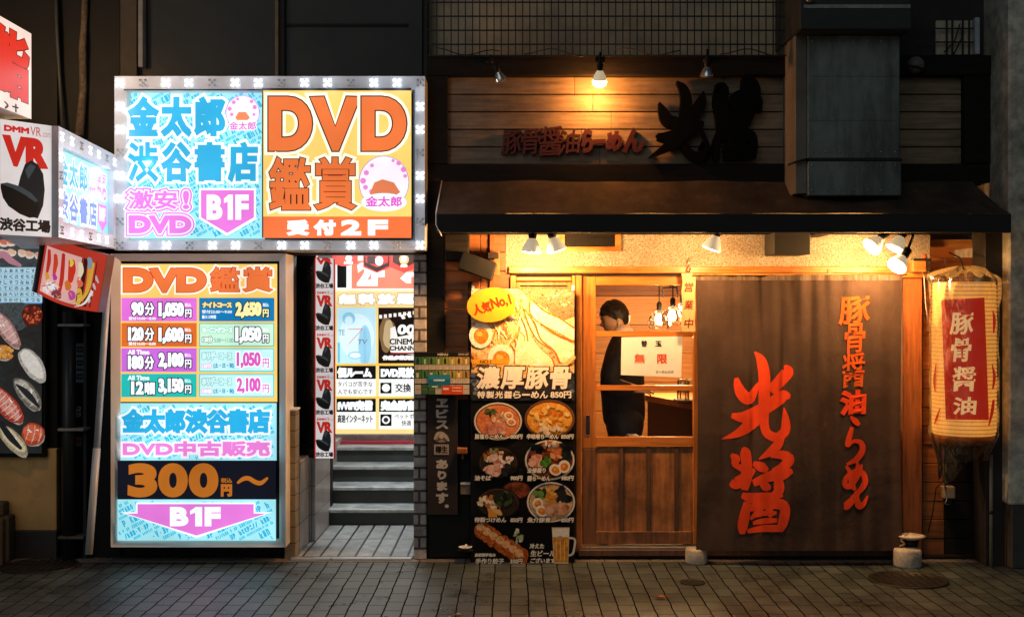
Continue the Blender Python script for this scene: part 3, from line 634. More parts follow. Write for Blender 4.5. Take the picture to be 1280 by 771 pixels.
def piece(cx, cy, rx, ry, rot, c1, c2, stripes=0):
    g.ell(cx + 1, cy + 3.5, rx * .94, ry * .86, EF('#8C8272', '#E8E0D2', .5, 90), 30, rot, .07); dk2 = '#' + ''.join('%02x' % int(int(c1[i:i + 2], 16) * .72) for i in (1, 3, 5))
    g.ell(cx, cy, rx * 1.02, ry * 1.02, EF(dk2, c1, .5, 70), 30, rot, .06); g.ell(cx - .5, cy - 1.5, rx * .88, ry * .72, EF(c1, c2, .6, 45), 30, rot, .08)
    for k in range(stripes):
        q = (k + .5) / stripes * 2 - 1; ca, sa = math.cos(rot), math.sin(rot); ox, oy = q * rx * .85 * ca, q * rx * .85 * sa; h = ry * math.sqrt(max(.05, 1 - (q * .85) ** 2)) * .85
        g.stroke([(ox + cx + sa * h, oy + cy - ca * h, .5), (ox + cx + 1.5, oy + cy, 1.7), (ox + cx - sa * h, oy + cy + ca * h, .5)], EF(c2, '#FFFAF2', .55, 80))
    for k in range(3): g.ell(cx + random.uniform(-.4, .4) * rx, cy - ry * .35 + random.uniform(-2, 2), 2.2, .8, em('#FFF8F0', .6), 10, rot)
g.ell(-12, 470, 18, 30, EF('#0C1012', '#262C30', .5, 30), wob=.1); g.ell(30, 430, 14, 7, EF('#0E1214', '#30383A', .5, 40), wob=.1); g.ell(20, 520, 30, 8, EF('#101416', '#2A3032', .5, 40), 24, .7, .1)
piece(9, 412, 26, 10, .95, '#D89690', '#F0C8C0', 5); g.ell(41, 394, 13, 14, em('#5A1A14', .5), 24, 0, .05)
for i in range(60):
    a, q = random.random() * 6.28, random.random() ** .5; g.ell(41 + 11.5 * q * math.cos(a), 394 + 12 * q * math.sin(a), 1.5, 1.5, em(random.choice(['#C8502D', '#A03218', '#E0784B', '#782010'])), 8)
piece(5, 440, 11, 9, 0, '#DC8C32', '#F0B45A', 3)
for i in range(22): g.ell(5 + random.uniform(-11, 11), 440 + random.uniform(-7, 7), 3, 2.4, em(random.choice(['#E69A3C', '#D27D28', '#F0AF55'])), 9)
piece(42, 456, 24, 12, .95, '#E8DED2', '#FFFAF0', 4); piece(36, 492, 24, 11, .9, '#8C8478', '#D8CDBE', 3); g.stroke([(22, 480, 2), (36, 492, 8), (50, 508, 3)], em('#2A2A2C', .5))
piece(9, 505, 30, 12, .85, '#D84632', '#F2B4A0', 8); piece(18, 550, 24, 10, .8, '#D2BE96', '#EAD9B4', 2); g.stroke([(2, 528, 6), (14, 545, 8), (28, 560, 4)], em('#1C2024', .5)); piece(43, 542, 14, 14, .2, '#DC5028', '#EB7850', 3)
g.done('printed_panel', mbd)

# dark strip between the two shops: black panel, drainpipe, curved sign, leaning pole
dk = thing('black_panel', 'black wall panel with small stickers behind the drainpipe', 'wall', W(100, 690, .06)); 
b = MB(); b.box(W(72.5, 0, .05).x, W(150, 0, .05).x, .05, 1.0, 0, 4.2, m_black, .003); b.build('wall_face', dk)
b = MB(); b.box(W(104, 0, -.02).x, W(108, 0, -.02).x, -.02, .048, 0, W(0, 330, 0).z, m_rubber); b.build('edge_trim', dk)
g = G(front(.046))
for k in range(3): g = G(front(.046)); g.rect(94, 429 + k * 17, 106, 444 + k * 17, P('#B4C3CD')); g.rect(96, 433 + k * 17, 104, 440 + k * 17, P('#3C6E96')); g.rect(97, 436 + k * 17, 103, 437 + k * 17, P('#C8DCE6')); g.done('sticker', dk)
g = G(front(.046)); g.text('CROD', 91, 510, 104, 518, P('#B4B4B4'), .3, rot=-math.pi / 2); g.done('lettering', dk)
g = G(front(.046)); g.rect(93, 546, 102, 558, P('#8C8C8C')); g.ell(97.5, 552, 3, 3, P('#B43C32')); g.done('sticker', dk)
dp = thing('drainpipe', 'black drainpipe with pale brackets left of the price list sign', 'pipe', W(84, 690, -.05))
b = MB(); xc = W(86, 0, -.05).x; b.lathe([(.045, .0), (.045, 1.62)], M('black_pipe', (.022, .022, .022), .35, 0, .2, 12, bump=.02), (xc, -.05, 0), 18); b.build('pipe_run', dp)
for yy in (406.5, 537, 672):
    b = MB(); z = W(0, yy, -.1).z; b.box(xc - .055, xc + .115, -.102, .03, z - .009, z + .009, M('pale_strap', (.4, .38, .33) if yy < 600 else (.1, .1, .09), .5, .3), .003); b.build('bracket', dp)
cs = thing('curved_sign', 'tilted red curved sign with a colourful plastic face under the corner sign', 'sign', W(80, 340, -.7))
rc = thing
Yc = -.75
def csf(u, v, l): # bulging face
    a = (u - .5) * 1.5
    px = 87 + (u - .5) * 76 - (v - .5) * 12; py = 342 + (v - .5) * 72 + (u - .5) * 24 + math.sin((u) * math.pi) * 4 * (1 if v > .5 else .2)
    p = W(px, py, Yc); p.y += .16 * (1 - math.cos(a)) - l; return p
b = MB(); m_red = M('dark_red_plastic', (.1, .022, .018), .4, bump=.03)
loop = []
n = 14
fr = [csf(i / n, 0, -.004) for i in range(n + 1)] + [csf(i / n, 1, -.004) for i in range(n, -1, -1)]
b.prism(fr, (0, .14, 0), m_red)
def cyl(u, v):  # dark red rounded shoulder at the left
    a = u * math.pi / 2; px = 50 - 17 * math.sin(a) - (v - .5) * 12; py = 331 + (v - .5) * 72 - 4 * math.sin(a); p = W(px, py, Yc); p.y += .05 + .12 * u; return p
b.sheet(cyl, 8, 6, m_red); b.build('casing', cs)
g = G(lambda x, y, l: csf(x / 100, y / 100, l)); g.STEP = .001
def cpoly(pts, c, s=.75):
    out = []
    for i in range(len(pts)):
        a, c2 = pts[i], pts[(i + 1) % len(pts)]; k = max(1, int(abs(a[0] - c2[0]) / 8))
        out += [(a[0] + (c2[0] - a[0]) * t / k, a[1] + (c2[1] - a[1]) * t / k) for t in range(k)]
    # vertical slices keep the face on the bulge
    ys = out; x0 = min(p[0] for p in pts); x1 = max(p[0] for p in pts); g.poly(out, E(c, s))
for i in range(12):
    xa, xb = i * 100 / 12, (i + 1) * 100 / 12; g.rect(xa, 0, xb, 100, E('#D2402D', .6)); 
g.n = 8
for i in range(11):
    xa, xb = 4 + i * 92 / 12, 4 + (i + 1) * 92 / 12; l = g.base + .0012; g.poly([(xa, 16), (xa, 94), (xb, 94), (xb, 16)], E('#F0B9B4' if i < 8 else '#3A1512', .7), l)
g.n = 30
for i, (xa, ya, xb, yb, c) in enumerate([(8, 22, 15, 60, '#D23223'), (9, 60, 17, 70, '#E6A53C'), (20, 26, 28, 55, '#DC4628'), (22, 56, 30, 64, '#C83C96'), (34, 20, 41, 92, '#C82D1E'), (46, 26, 58, 58, '#D7321E'), (44, 60, 55, 72, '#DC7828'), (47, 24, 53, 36, '#F0D24B'), (62, 26, 70, 50, '#F5E1BE'), (63, 52, 72, 62, '#E66E50'), (52, 74, 64, 86, '#C850A0'), (66, 66, 74, 92, '#E6B43C'), (76, 16, 82, 74, '#E6A03C'), (12, 76, 30, 80, '#F8F0F0'), (24, 84, 42, 90, '#8C3C50'), (8, 86, 20, 90, '#F4E6E6'), (74, 14, 82, 30, '#8CA0B4')]):
    g.stroke([((xa + xb) / 2 - 2, ya, (xb - xa) * .8), ((xa + xb) / 2 + 1, (ya + yb) / 2, xb - xa), ((xa + xb) / 2, yb, (xb - xa) * .6)], E(c, .7))
for i in range(26):
    x, y = random.uniform(6, 70), random.uniform(66, 92); g.stroke([(x, y, .8), (x + random.uniform(2, 7), y + random.uniform(-6, 6), 1.6)], E(random.choice(['#FAF0F0', '#C83C3C', '#3C3C46', '#E6A03C']), .7))
for k in range(4): g.stroke([(90 - k * 2, 40 + k * 12, 2), (92 - k * 2, 46 + k * 12, 4), (95 - k * 3, 50 + k * 12, 2)], E('#E6DCDC', .5))
g.stroke([(58, 92, 1), (74, 84, 4), (82, 60, 5), (84, 20, 3)], E('#E1B446', .7)); g.stroke([(66, 97, 1), (80, 88, 3.4), (88, 66, 4)], E('#F0EBE1', .7))
g.done('printed_face', cs)
pl_ = thing('leaning_pole', 'slim pale pole leaning against the left edge of the price list sign', 'pole', at(111, 692, 7.75))
b = MB(); b.tube([at(111, 692, 7.75), at(121, 560, 7.75)], .024, m_alu2, 10); b.build('lower_sleeve', pl_)
b = MB(); b.tube([at(121, 560, 7.75), at(137, 322, 7.75)], .0205, m_alu, 10); b.build('shaft', pl_)
# cables and bark-like trunk in the dark gap
b = MB(); b.tube([W(70, -20, .0), W(71, 40, -.02), W(74, 90, .0), W(78, 160, -.02)], .012, M('grey_cable', (.05, .055, .055), .5), 7); tag(settle(b.build('cable'), W(72, 60, 0)), 'thin grey cable hanging down the dark gap above the corner sign', 'cable')
b = MB(); b.tube([W(107, -20, .02), W(105, 30, .02), W(103, 60, .0), W(104, 110, .02), W(99, 170, .0)], [.022, .02, .024, .024, .03], M('weathered_conduit', (.12, .09, .06), .85, 0, .6, 40, bump=.7), 9); tag(settle(b.build('conduit'), W(104, 80, 0)), 'rusty brown conduit running down the dark wall beside the grey cable', 'pipe')
# ------------------------------------------------------------------ video shop building
vb = thing('video_shop', 'video shop front with dark upper windows above the LED framed sign', 'building', (-1.6, .6, 0))
m_dwall = M('dark_tiled_wall', (.018, .019, .019), .6, scale=5, bump=.1, grime=.3)
m_dglass = M('dark_window_glass', (.016, .019, .02), .35, 0, .5, 1.5, bump=.02, grime=.4, gscale=1.2, dark=(.035, .032, .02), spec=.3)
b = MB()
def X(px, Y=0): return (px - CX) / S(Y)
def Z(py, Y=0): return CZ - (py - CY) / S(Y)
b.box(X(150, .1), X(534, .1), .1, .3, Z(318, .1), 4.3, m_dwall, .002); b.box(X(150, .1), X(364, .1), .1, .3, .0, Z(318.2, .1), m_black, .002); b.build('wall', vb)
b = MB(); b.boxp(180, -40, 344, 96, .07, .02, m_dglass); b.build('window', vb)
b = MB(); b.boxp(356, -40, 528, 96, .075, .02, m_dglass); b.build('window', vb)
b = MB(); b.boxp(343.5, -40, 348, 96, .03, .06, M('tan_mullion', (.12, .09, .06), .6)); b.boxp(348.2, -40, 356, 96, .045, .05, m_black); b.boxp(356, 30, 510, 33, .06, .012, m_black); b.build('mullion', vb)
b = MB(); b.boxp(172.5, -40, 178.5, 84, .0, .08, M('pale_jamb', (.2, .21, .22), .45)); b.boxp(150, -40, 171, 96, .05, .045, M('brown_jamb', (.06, .05, .04), .7, grime=.5)); b.build('window_jamb', vb)
# entrance recess
m_whitet = M('grey_white_tiles', (.42, .43, .43), .4, bump=0)
def tilemat(name, c1, c2, mort, w_, h_, axes='xz', rough=.35, msize=.004, bump=.4, var=.25):
    m, t, p = newmat(name); tc = nd(t, 'ShaderNodeTexCoord'); sp = nd(t, 'ShaderNodeSeparateXYZ'); t.links.new(tc.outputs['Object'], sp.inputs[0]); cb = nd(t, 'ShaderNodeCombineXYZ')
    ix = {'x': 0, 'y': 1, 'z': 2}; t.links.new(sp.outputs[ix[axes[0]]], cb.inputs[0]); t.links.new(sp.outputs[ix[axes[1]]], cb.inputs[1])
    br = nd(t, 'ShaderNodeTexBrick'); t.links.new(cb.outputs[0], br.inputs['Vector']); br.inputs['Scale'].default_value = 1; br.inputs['Brick Width'].default_value = w_; br.inputs['Row Height'].default_value = h_; br.inputs['Mortar Size'].default_value = msize
    br.offset = .5 if name.endswith('brick') else 0.0
    for k, c in (('Color1', c1), ('Color2', c2), ('Mortar', mort)): br.inputs[k].default_value = (*c, 1)
    n = nd(t, 'ShaderNodeTexNoise'); n.inputs['Scale'].default_value = 7; n.inputs['Detail'].default_value = 8; n.inputs['Roughness'].default_value = .75; t.links.new(tc.outputs['Object'], n.inputs['Vector'])
    r1 = nd(t, 'ShaderNodeMapRange'); t.links.new(n.outputs['Fac'], r1.inputs[0]); r1.inputs[1].default_value = .3; r1.inputs[2].default_value = .7; r1.inputs[3].default_value = 1 - var; r1.inputs[4].default_value = 1 + var * .5
    v = nd(t, 'ShaderNodeVectorMath', operation='SCALE'); t.links.new(br.outputs['Color'], v.inputs[0]); t.links.new(r1.outputs[0], v.inputs['Scale']); t.links.new(v.outputs[0], p.inputs['Base Color']); p.inputs['Roughness'].default_value = rough
    b_ = nd(t, 'ShaderNodeBump'); b_.inputs['Strength'].default_value = bump; b_.inputs['Distance'].default_value = .003; h = nd(t, 'ShaderNodeMath', operation='MULTIPLY_ADD'); t.links.new(br.outputs['Fac'], h.inputs[0]); h.inputs[1].default_value = -1; t.links.new(n.outputs['Fac'], h.inputs[2]); t.links.new(h.outputs[0], b_.inputs['Height']); t.links.new(b_.outputs[0], p.inputs['Normal'])
    return m
m_tw = tilemat('white_wall_tile', (.5, .51, .5), (.42, .43, .43), (.2, .2, .2), .1, .2, 'xz')
m_tf = tilemat('pale_floor_tile', (.42, .43, .42), (.36, .37, .36), (.015, .015, .015), .115, .6, 'xy', .4, .008, var=.5)
m_br = tilemat('whitewashed_brick', (.62, .57, .53), (.46, .4, .37), (.12, .09, .08), .21, .075, 'xz', .8, .008, 1.0, .7)
xl, xr = X(371), X(516)
b = MB(); b.box(X(371), X(394, .5), .5, 1.2, 0, Z(573, .5), m_tw, .004); b.box(X(371) - .12, X(371) - .003, .14, .499, 0, Z(573, .3), m_tw, .004); b.build('tile_wall', vb)
b = MB(); b.box(X(357), X(371) - .001, -.04, .1, 0, Z(513), tilemat('beige_post_brick', (.3, .25, .18), (.24, .2, .14), (.1, .08, .06), .2, .105, 'xz', .6, .004, .5, .4), .004); b.box(X(356), X(372), -.05, .098, Z(513) + .001, Z(510), m_alu2, .003); b.build('gate_post', vb)
b = MB(); b.box(-1.9, X(395, .52), .52, .6, Z(572, .52), 2.5, M('black_gloss', (.012, .013, .014), .08, bump=0), .002); b.build('side_glass', vb)
b = MB(); b.box(-2.3, X(394, .5), 1.25, 1.35, 0, 2.6, m_black); b.box(-.645, -.6, .6, 3.2, 0, 2.6, m_dwall, 0); b.box(-2.2, -.6, 2.75, 2.9, 0, 3.0, m_dwall, 0); b.box(-2.25, -.6, .31, 2.74, Z(316, 0) + .25, Z(316, 0) + .3, m_black); b.build('recess_wall', vb)
stl = thing('entrance_steps', 'pale tiled landing and steps rising into the bright video shop entrance', 'steps', (X(444), .6, 0))
b = MB(); b.box(X(371), X(517) - .003, -.04, 1.14, -.05, .012, m_tf, .003); b.build('landing', stl)
b = MB(); b.box(X(366), X(517) - .004, -.1, -.041, -.05, .018, M('steel_edge', (.55, .57, .58), .3, .7, .1, 10, bump=.02), .004); b.build('edge_strip', stl)
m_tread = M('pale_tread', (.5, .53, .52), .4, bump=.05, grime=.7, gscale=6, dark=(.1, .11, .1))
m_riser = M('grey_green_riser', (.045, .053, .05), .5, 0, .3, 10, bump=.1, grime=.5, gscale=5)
ys = [1.14, 1.4, 1.66, 1.92]; hs_ = [.135, .265, .39, .512]
for k in range(4):
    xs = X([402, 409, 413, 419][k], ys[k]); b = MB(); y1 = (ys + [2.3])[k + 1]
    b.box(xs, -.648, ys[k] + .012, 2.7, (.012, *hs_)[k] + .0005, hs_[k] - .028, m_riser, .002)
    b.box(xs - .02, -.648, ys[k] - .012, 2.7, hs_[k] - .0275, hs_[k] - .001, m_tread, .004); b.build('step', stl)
b = MB(); b.box(-1.75, X(403, 1.16), 1.16, 2.7, .0, .56, m_whitet, .004); b.build('side_kerb', stl)
b = MB(); b.boxp(418, 551.5, 520, 563, 2.12, .3, P('#B43C4B'), .004); b.build('red_riser', stl)
b = MB(); b.boxp(419, 543, 520, 551.3, 2.2, .25, m_steel, .004); b.build('top_tread', stl)
# virtual reality poster strip
vs_ = thing('poster_strip', 'vertical strip repeating a virtual reality headset poster inside the entrance', 'poster', W(406, 572, .6))
b = MB(); b.boxp(392.4, 322, 418.4, 573, .49, .035, M('strip_board', (.5, .03, .03), .4, bump=0), .002); b.build('board', vs_)
g = G(front(.486)); 
for k in range(5):
    y0 = 309.5 + k * 52.6; vr_unit(g, lambda u, v, y0=y0: (393.5 + u * 23.5, max(322.5, y0 + v * 52.6)), True, .72)
g.rect(417, 322.5, 418.2, 572.5, E('#C81E1E', .7)); g.done('printed_panel', vs_)
# backlit information panel inside the entrance
ip = thing('information_panel', 'bright backlit list of booth services with yellow borders above the entrance steps', 'sign', W(470, 541, 2.2))
b = MB(); b.boxp(418.5, 312, 545, 543, 2.2, .1, m_alu2, .003); b.build('casing', ip)
g = G(front(2.197)); ww = lambda c, s=1.0: E(c, s)
g.rect(419, 313, 545, 542, ww('#F2F6F4', 1.05)); g.rect(421.5, 326.5, 433, 359.6, ww('#0C0C0C', .6)); g.rect(439.6, 326, 545, 360.5, ww('#F08C6E'))
g.text('2F', 446, 328, 481, 357.5, ww(WHT, 1.1), 2.6); g.poly([(500, 348), (508, 340), (545, 340), (545, 346), (514, 346), (514, 354), (508, 354)], ww(WHT, 1.1))
g.rect(419, 362, 545, 364.5, ww('#FFF0C0')); g.rect(419, 364.5, 545, 383, ww('#F8DC96')); 
for i, ch in enumerate('無料放題'): g.text(ch, 423.5 + i * 24.2, 366.8, 445 + i * 24.2, 380.6, ww('#FCFAF4', 1.1), 1.7, [(.7, ww('#B4965A'))])
g.rect(419, 382.5, 545, 542, ww('#F5D98C')); g.rect(421.5, 384.5, 469.5, 454, ww('#BDE8F8'))
for cx_, cy_, rx, ry, c in ((446, 420, 22, 28, '#D8F4FC'), (436, 398, 8, 8, '#8CC8E6'), (436, 401, 5, 6, '#CFEFFA'), (456, 432, 8, 26, '#9CD2EC'), (444, 444, 9, 5, '#A0CDE6'), (444, 444, 7, 3.4, '#E2F6FC')): g.ell(cx_, cy_, rx, ry, ww(c))
g.rect(422, 428, 425, 453.5, ww('#6EC0E6')); g.rect(454, 410, 458, 453, ww('#8CCBEA'))
g.text('TE', 423, 412, 431, 419, ww('#8CA5B4'), .2); g.stroke([(435, 411.5, .8), (453, 411, .8)], ww('#DC5050')); g.stroke([(453, 411, .8), (436, 430, .8)], ww('#DC5050')); g.text('TV', 447, 424, 459, 430, ww('#788CA0'), .25, slant=.2)
g.rect(473, 384.5, 545, 454, ww('#16100C', .6)); g.ell(484, 418, 10, 22, ww('#8C6E46', .8), wob=.1); g.ell(486, 418, 7, 18, ww('#D2B98C', .8), wob=.1); g.poly([(488, 410), (510, 402), (545, 392), (545, 447), (488, 440)], ww('#F6F2EA'))
for k in range(8): g.rect(474 + k * 6, 393.5 - k * .7, 477.6 + k * 6, 398 - k * .7, ww('#F4F0E6'))
g.poly([(493, 404), (517, 396), (545, 388), (545, 412), (497, 421)], ww('#0C0C0C', .5)); g.text('00', 497, 405.5, 519, 418, ww('#FAFAF5'), 1.0, slant=.1)
for k in range(3): g.poly([(500 + k * 8, 394 - k * 2), (504 + k * 8, 393 - k * 2), (507 + k * 8, 398 - k * 2), (503 + k * 8, 399 - k * 2)], ww('#FAFAF5'))
g.text('CINEMA', 487, 423, 522, 430.5, ww('#141414', .5), .4); g.text('CHANNEL', 487, 432, 528, 438, ww('#141414', .5), .4); g.text('作品多数見放題', 478, 444, 528, 450, ww('#F5F0F0'), .8); g.rect(488, 440.5, 545, 442.5, ww('#A02828', .7))
for k in range(2):
    y0 = 457 + k * 41
    g.rect(419, y0 - 3, 545, y0, ww('#F5C85A'))
    for xa, xb in ((420.8, 469.8), (474, 545)): g.rect(xa, y0, xb, y0 + 16.5, ww('#101010', .5)); g.rect(xa, y0 + 16.5, xb, y0 + 38, ww('#F6F8F6', 1.05))
g.text('個ルーム', 421.5, 459, 465, 472, ww(WHT, 1.1), 1.0); g.text('DVD見放題', 476, 459, 528, 472, ww(WHT, 1.1), 1.0)
g.text('タバコが苦手な', 422, 476.5, 466, 483, ww('#5A6464', .6), .1); g.text('人でも安心です', 422, 486, 466, 492.5, ww('#5A6464', .6), .1); g.text('交換', 494, 479, 514, 490, ww('#282828', .5), .3); g.rect(475.5, 478, 489.5, 491.5, ww('#0C0C0C', .5)); g.ell(482.5, 484.5, 5, 5, ww('#F5F5F5'))
g.text('iWiFi完備', 422, 500, 466, 513, ww(WHT, 1.1), .9); g.text('完全防音', 476, 500, 520, 513, ww(WHT, 1.1), 1.1)
g.text('高速インターネット', 422, 518, 466, 528, ww('#323C3C', .6), .25); g.rect(475.5, 517.5, 489.5, 532, ww('#0C0C0C', .5)); g.ell(482.5, 524.5, 5, 5, ww('#F5F5F5')); g.ell(482.5, 524.5, 3, 3, ww('#3C3C3C', .5)); g.text('ペットボトル', 493, 517, 530, 523, ww('#5A6464', .6), .1); g.text('快適', 502, 525, 514, 532, ww('#5A6464', .6), .1)
g.done('printed_panel', ip)
for k, (pc, dk_) in enumerate(((430, 'first red pennant, half hidden, hanging from the top of the entrance'), (471, 'pennant with a grey figure and a wide black tip hanging in the entrance'), (505, 'rightmost red pennant with a brown haired figure hanging in the entrance'))):
    t = thing('pennant', dk_, 'pennant', W(pc, 318, 1.3), 'red pennants hanging in the entrance')
    b = MB(); hw = 18; pts = [W(pc - hw + 1, 318, 1.3), W(pc + hw - 1, 318, 1.3), W(pc + hw - 1, 334 - (k == 0) * 5, 1.3), W(pc, 341 - (k == 0) * 8, 1.3), W(pc - hw + 1, 334 - (k == 0) * 5, 1.3)]; b.prism(pts, (0, .006, 0), P('#C8281E')); b.build('cloth', t)
    g = G(front(1.297)); e = lambda c: P(c, .5)
    if k == 0: g.ell(pc + 6, 323, 4, 4, e('#DCB4A0')); g.rect(pc, 327, pc + 11, 330, e('#B4A096'))
    else:
        if k == 1: g.poly([(pc - 16, 319), (pc + 16, 319), (pc + 16, 332), (pc, 339.5), (pc - 16, 332)], e('#16100E')); g.poly([(pc - 14, 319), (pc + 14, 319), (pc + 14, 328), (pc, 334), (pc - 14, 328)], e('#8C2018')); g.ell(pc + 3, 326, 5, 6, e('#9C9C9C')); g.rect(pc - 12, 320, pc - 2, 330, e('#2A1614'))
        else: g.poly([(pc - 14, 319), (pc + 14, 319), (pc + 14, 328), (pc, 335), (pc - 14, 328)], e('#2C1712')); g.ell(pc, 324, 6, 7, e('#A07850')); g.ell(pc, 323, 3.4, 4.4, e('#E6BEA0')); g.rect(pc - 4, 331, pc + 4, 334, e('#DCBEB4'))
    g.done('print', t)
lt = bpy.data.lights.new('entrance_fill_light', 'AREA'); lt.energy = 30; lt.size = .9; lt.size_y = .12; lt.shape = 'RECTANGLE'; lt.color = (.85, .95, 1)  # added lamp, hidden above the opening, brightens the landing and steps
et = thing('added_entrance_tube', 'unseen tube lamp added above the video shop entrance to brighten the landing', 'lamp', (-1.2, 1.0, Z(316, 0) + .2))
lo = bpy.data.objects.new('entrance_fill', lt); COL.objects.link(lo); lo.parent = et; lo.location = (0, 0, -.05)
b = MB(); b.box(-1.62, -.9, .97, 1.03, Z(316) + .19, Z(316) + .23, bulb_glow('fill_tube_glow', (.9, .96, 1), 3), .01); b.build('tube', et)
bp = thing('brick_pillar', 'narrow whitewashed brick pillar between the video shop and the ramen shop', 'pillar', (X(525), .0, 0))
b = MB(); b.box(X(517, -.06), X(533, -.06), -.06, .6, 0, Z(318, -.06), m_br, .006); b.build('brickwork', bp)

# ------------------------------------------------------------------ ramen shop
rs = thing('ramen_shop', 'small timber ramen shop with a plank sign board and a dark sloping awning', 'building', (1.4, .6, 0))
b = MB(); b.box(X(533.5), X(556), -.04, .5, .0, Z(90), m_soot, .004); b.build('corner_post', rs)
b = MB(); b.box(X(534, .25), X(1300, .25), .25, .4, Z(80, .25), 4.3, m_beigewall, 0); b.build('upper_wall', rs)
b = MB(); b.box(X(534), X(1255), -.07, .249, Z(97), Z(72), m_soot, .004); b.box(X(534) + .002, X(1255), -.05, .249, Z(229), Z(206), m_soot, .004); b.box(X(534), X(560), -.06, .02, Z(206) + .001, Z(97) - .001, m_soot, .003); b.box(X(1201), X(1256), -.06, .02, Z(206) + .001, Z(97) - .001, m_soot, .003); b.build('sign_surround', rs)
b = MB(); nrow = 5
for k in range(nrow):
    za, zb_ = Z(97 + k * 21.9), Z(97 + (k + 1) * 21.9)
    for xa, xb in ((556, 718 + k * 23 % 60), (718 + k * 23 % 60, 905 - k * 31 % 50), (905 - k * 31 % 50, 1060), (1060, 1204)):
        b.box(X(xa) + .0006, X(xb) - .0006, -.0 - random.random() * .003, .05, zb_ + .007, za, m_plank, .003)
b.build('plank_board', rs)
b = MB(); b.box(X(540), X(1260), .06, .24, Z(229), Z(72), m_black); b.build('board_backing', rs)
m_redlet = M('red_sign_paint', (.06, .0045, .003), .55, bump=.05)
g = G(front(-.05))
for ch, x0, x1, y0, y1 in (('豚', 627, 652, 162, 193), ('骨', 651, 675, 161, 193), ('醤', 673, 703, 158, 195), ('油', 699, 725, 162, 192), ('ら', 727, 742, 161, 191), ('ー', 741, 757, 174, 180), ('め', 757, 778, 164, 189), ('ん', 779, 806, 160, 191)):
    g.text(ch, x0, y0, x1, y1, m_redlet, .45 if ch in '豚骨醤油' else 1.7, depth=.035, slant=.12, rot=.05)
g.done('red_lettering', rs)
m_blk = M('black_sign_letters', (.003, .003, .003), .8, spec=.1, bump=.05); g = G(front(-.075)); g.STEP = .006
def tr(pts): return [(x / 5.93 + 810, y / 5.93 + 80, wd / 5.93) for x, y, wd in pts]
for st in ([(215, 132, 16), (262, 180, 66), (284, 260, 84), (282, 350, 92), (285, 440, 96), (268, 530, 96), (270, 610, 60), (320, 670, 66), (390, 690, 84), (445, 650, 56), (408, 495, 12)],
           [(85, 288, 16), (112, 350, 70), (150, 420, 96), (230, 440, 84)], [(412, 205, 14), (392, 290, 84), (345, 370, 84), (270, 440, 90)], [(70, 540, 50), (150, 545, 90), (240, 520, 100), (400, 440, 60)], [(230, 560, 90), (120, 630, 60), (5, 695, 6)],
           [(500, 170, 40), (545, 190, 110), (530, 290, 100), (555, 380, 110), (560, 470, 100)], [(735, 100, 90), (760, 190, 150), (740, 300, 150), (700, 400, 140)], [(580, 290, 40), (680, 260, 130), (800, 260, 90), (830, 360, 24)], [(640, 330, 60), (620, 420, 130), (540, 480, 50)], [(735, 420, 90), (640, 470, 90), (520, 490, 60)],
           [(530, 510, 50), (505, 600, 60), (510, 715, 50)], [(530, 530, 60), (640, 525, 90), (750, 530, 90), (785, 600, 56), (770, 700, 60)], [(620, 540, 40), (600, 600, 46), (560, 650, 30)], [(690, 540, 60), (690, 610, 70), (660, 660, 60)], [(560, 690, 46), (660, 685, 60), (770, 690, 50)], [(600, 630, 40), (700, 640, 70), (770, 640, 50)], [(380, 640, 20), (420, 600, 60), (400, 700, 60)]):
    g.stroke(tr(st), m_blk, 5, .05)
g.done('black_lettering', rs)
# awning
m_awn = M('awning_cloth', (.072, .05, .034), .85, 0, .3, 8, bump=.3, grime=.8, gscale=3, gstretch=(1.6, .5, .5), spec=.15, dark=(.03, .025, .02)); m_fas = M('awning_valance', (.014, .013, .012), .75, bump=.1)
Ya = -.55; za, zb1, zc = Z(228, 0), Z(267, Ya), Z(291, Ya)
xa0, xa1, xr0, xr1 = X(553, 0), X(546, Ya), X(1212, 0), X(1264, Ya)
b = MB(); pts = lambda x0_, x1_: None
b.sheet(lambda u, v: Vector(((xa0 * (1 - u) + xr0 * u) * (1 - v) + (xa1 * (1 - u) + xr1 * u) * v, -.051 + (Ya + .051) * v, za + (zb1 - za) * v - .02 * math.sin(v * math.pi) * (1 + .6 * math.sin(u * 44)) + .012 * mnoise.noise((u * 9, v * 2, 4)))), 60, 6, m_awn)
b.build('awning_top', rs)
b = MB(); b.box(xa1, xr1, Ya - .004, Ya + .02, zc, zb1 - .001, m_fas, .004); b.build('awning_valance', rs)
for xs0, xs1 in ((xa0, xa1), (xr0, xr1)): b = MB(); b.prism([(xs0, -.052, za - .01), (xs1, Ya + .021, zb1 - .012), (xs1, Ya + .021, zc), (xs0, -.052, zc + .06)], (.006 if xs0 < 0 else -.006, 0, 0), m_fas); b.build('awning_end', rs)
b = MB(); b.tube([(xa0, -.06, za + .004), (xa1 - .004, Ya, zb1 + .004), (xa1 - .004, Ya - .006, zc + .05), (xa1 + .03, Ya - .006, zc - .02)], .004, m_alu2, 6); b.build('awning_edge_rod', rs)
b = MB(); b.box(xa1 + .05, xr1 - .05, -.05, -.02, zc + .02, zc + .06, m_soot); b.box(X(1000), X(1020), Ya + .1, -.05, zc - .0, zc + .03, m_soot); b.box(X(966, -.3), X(1011, -.3), -.34, -.05, Z(318, -.3), Z(291, -.3), m_fas, .003); b.build('awning_bracket', rs)
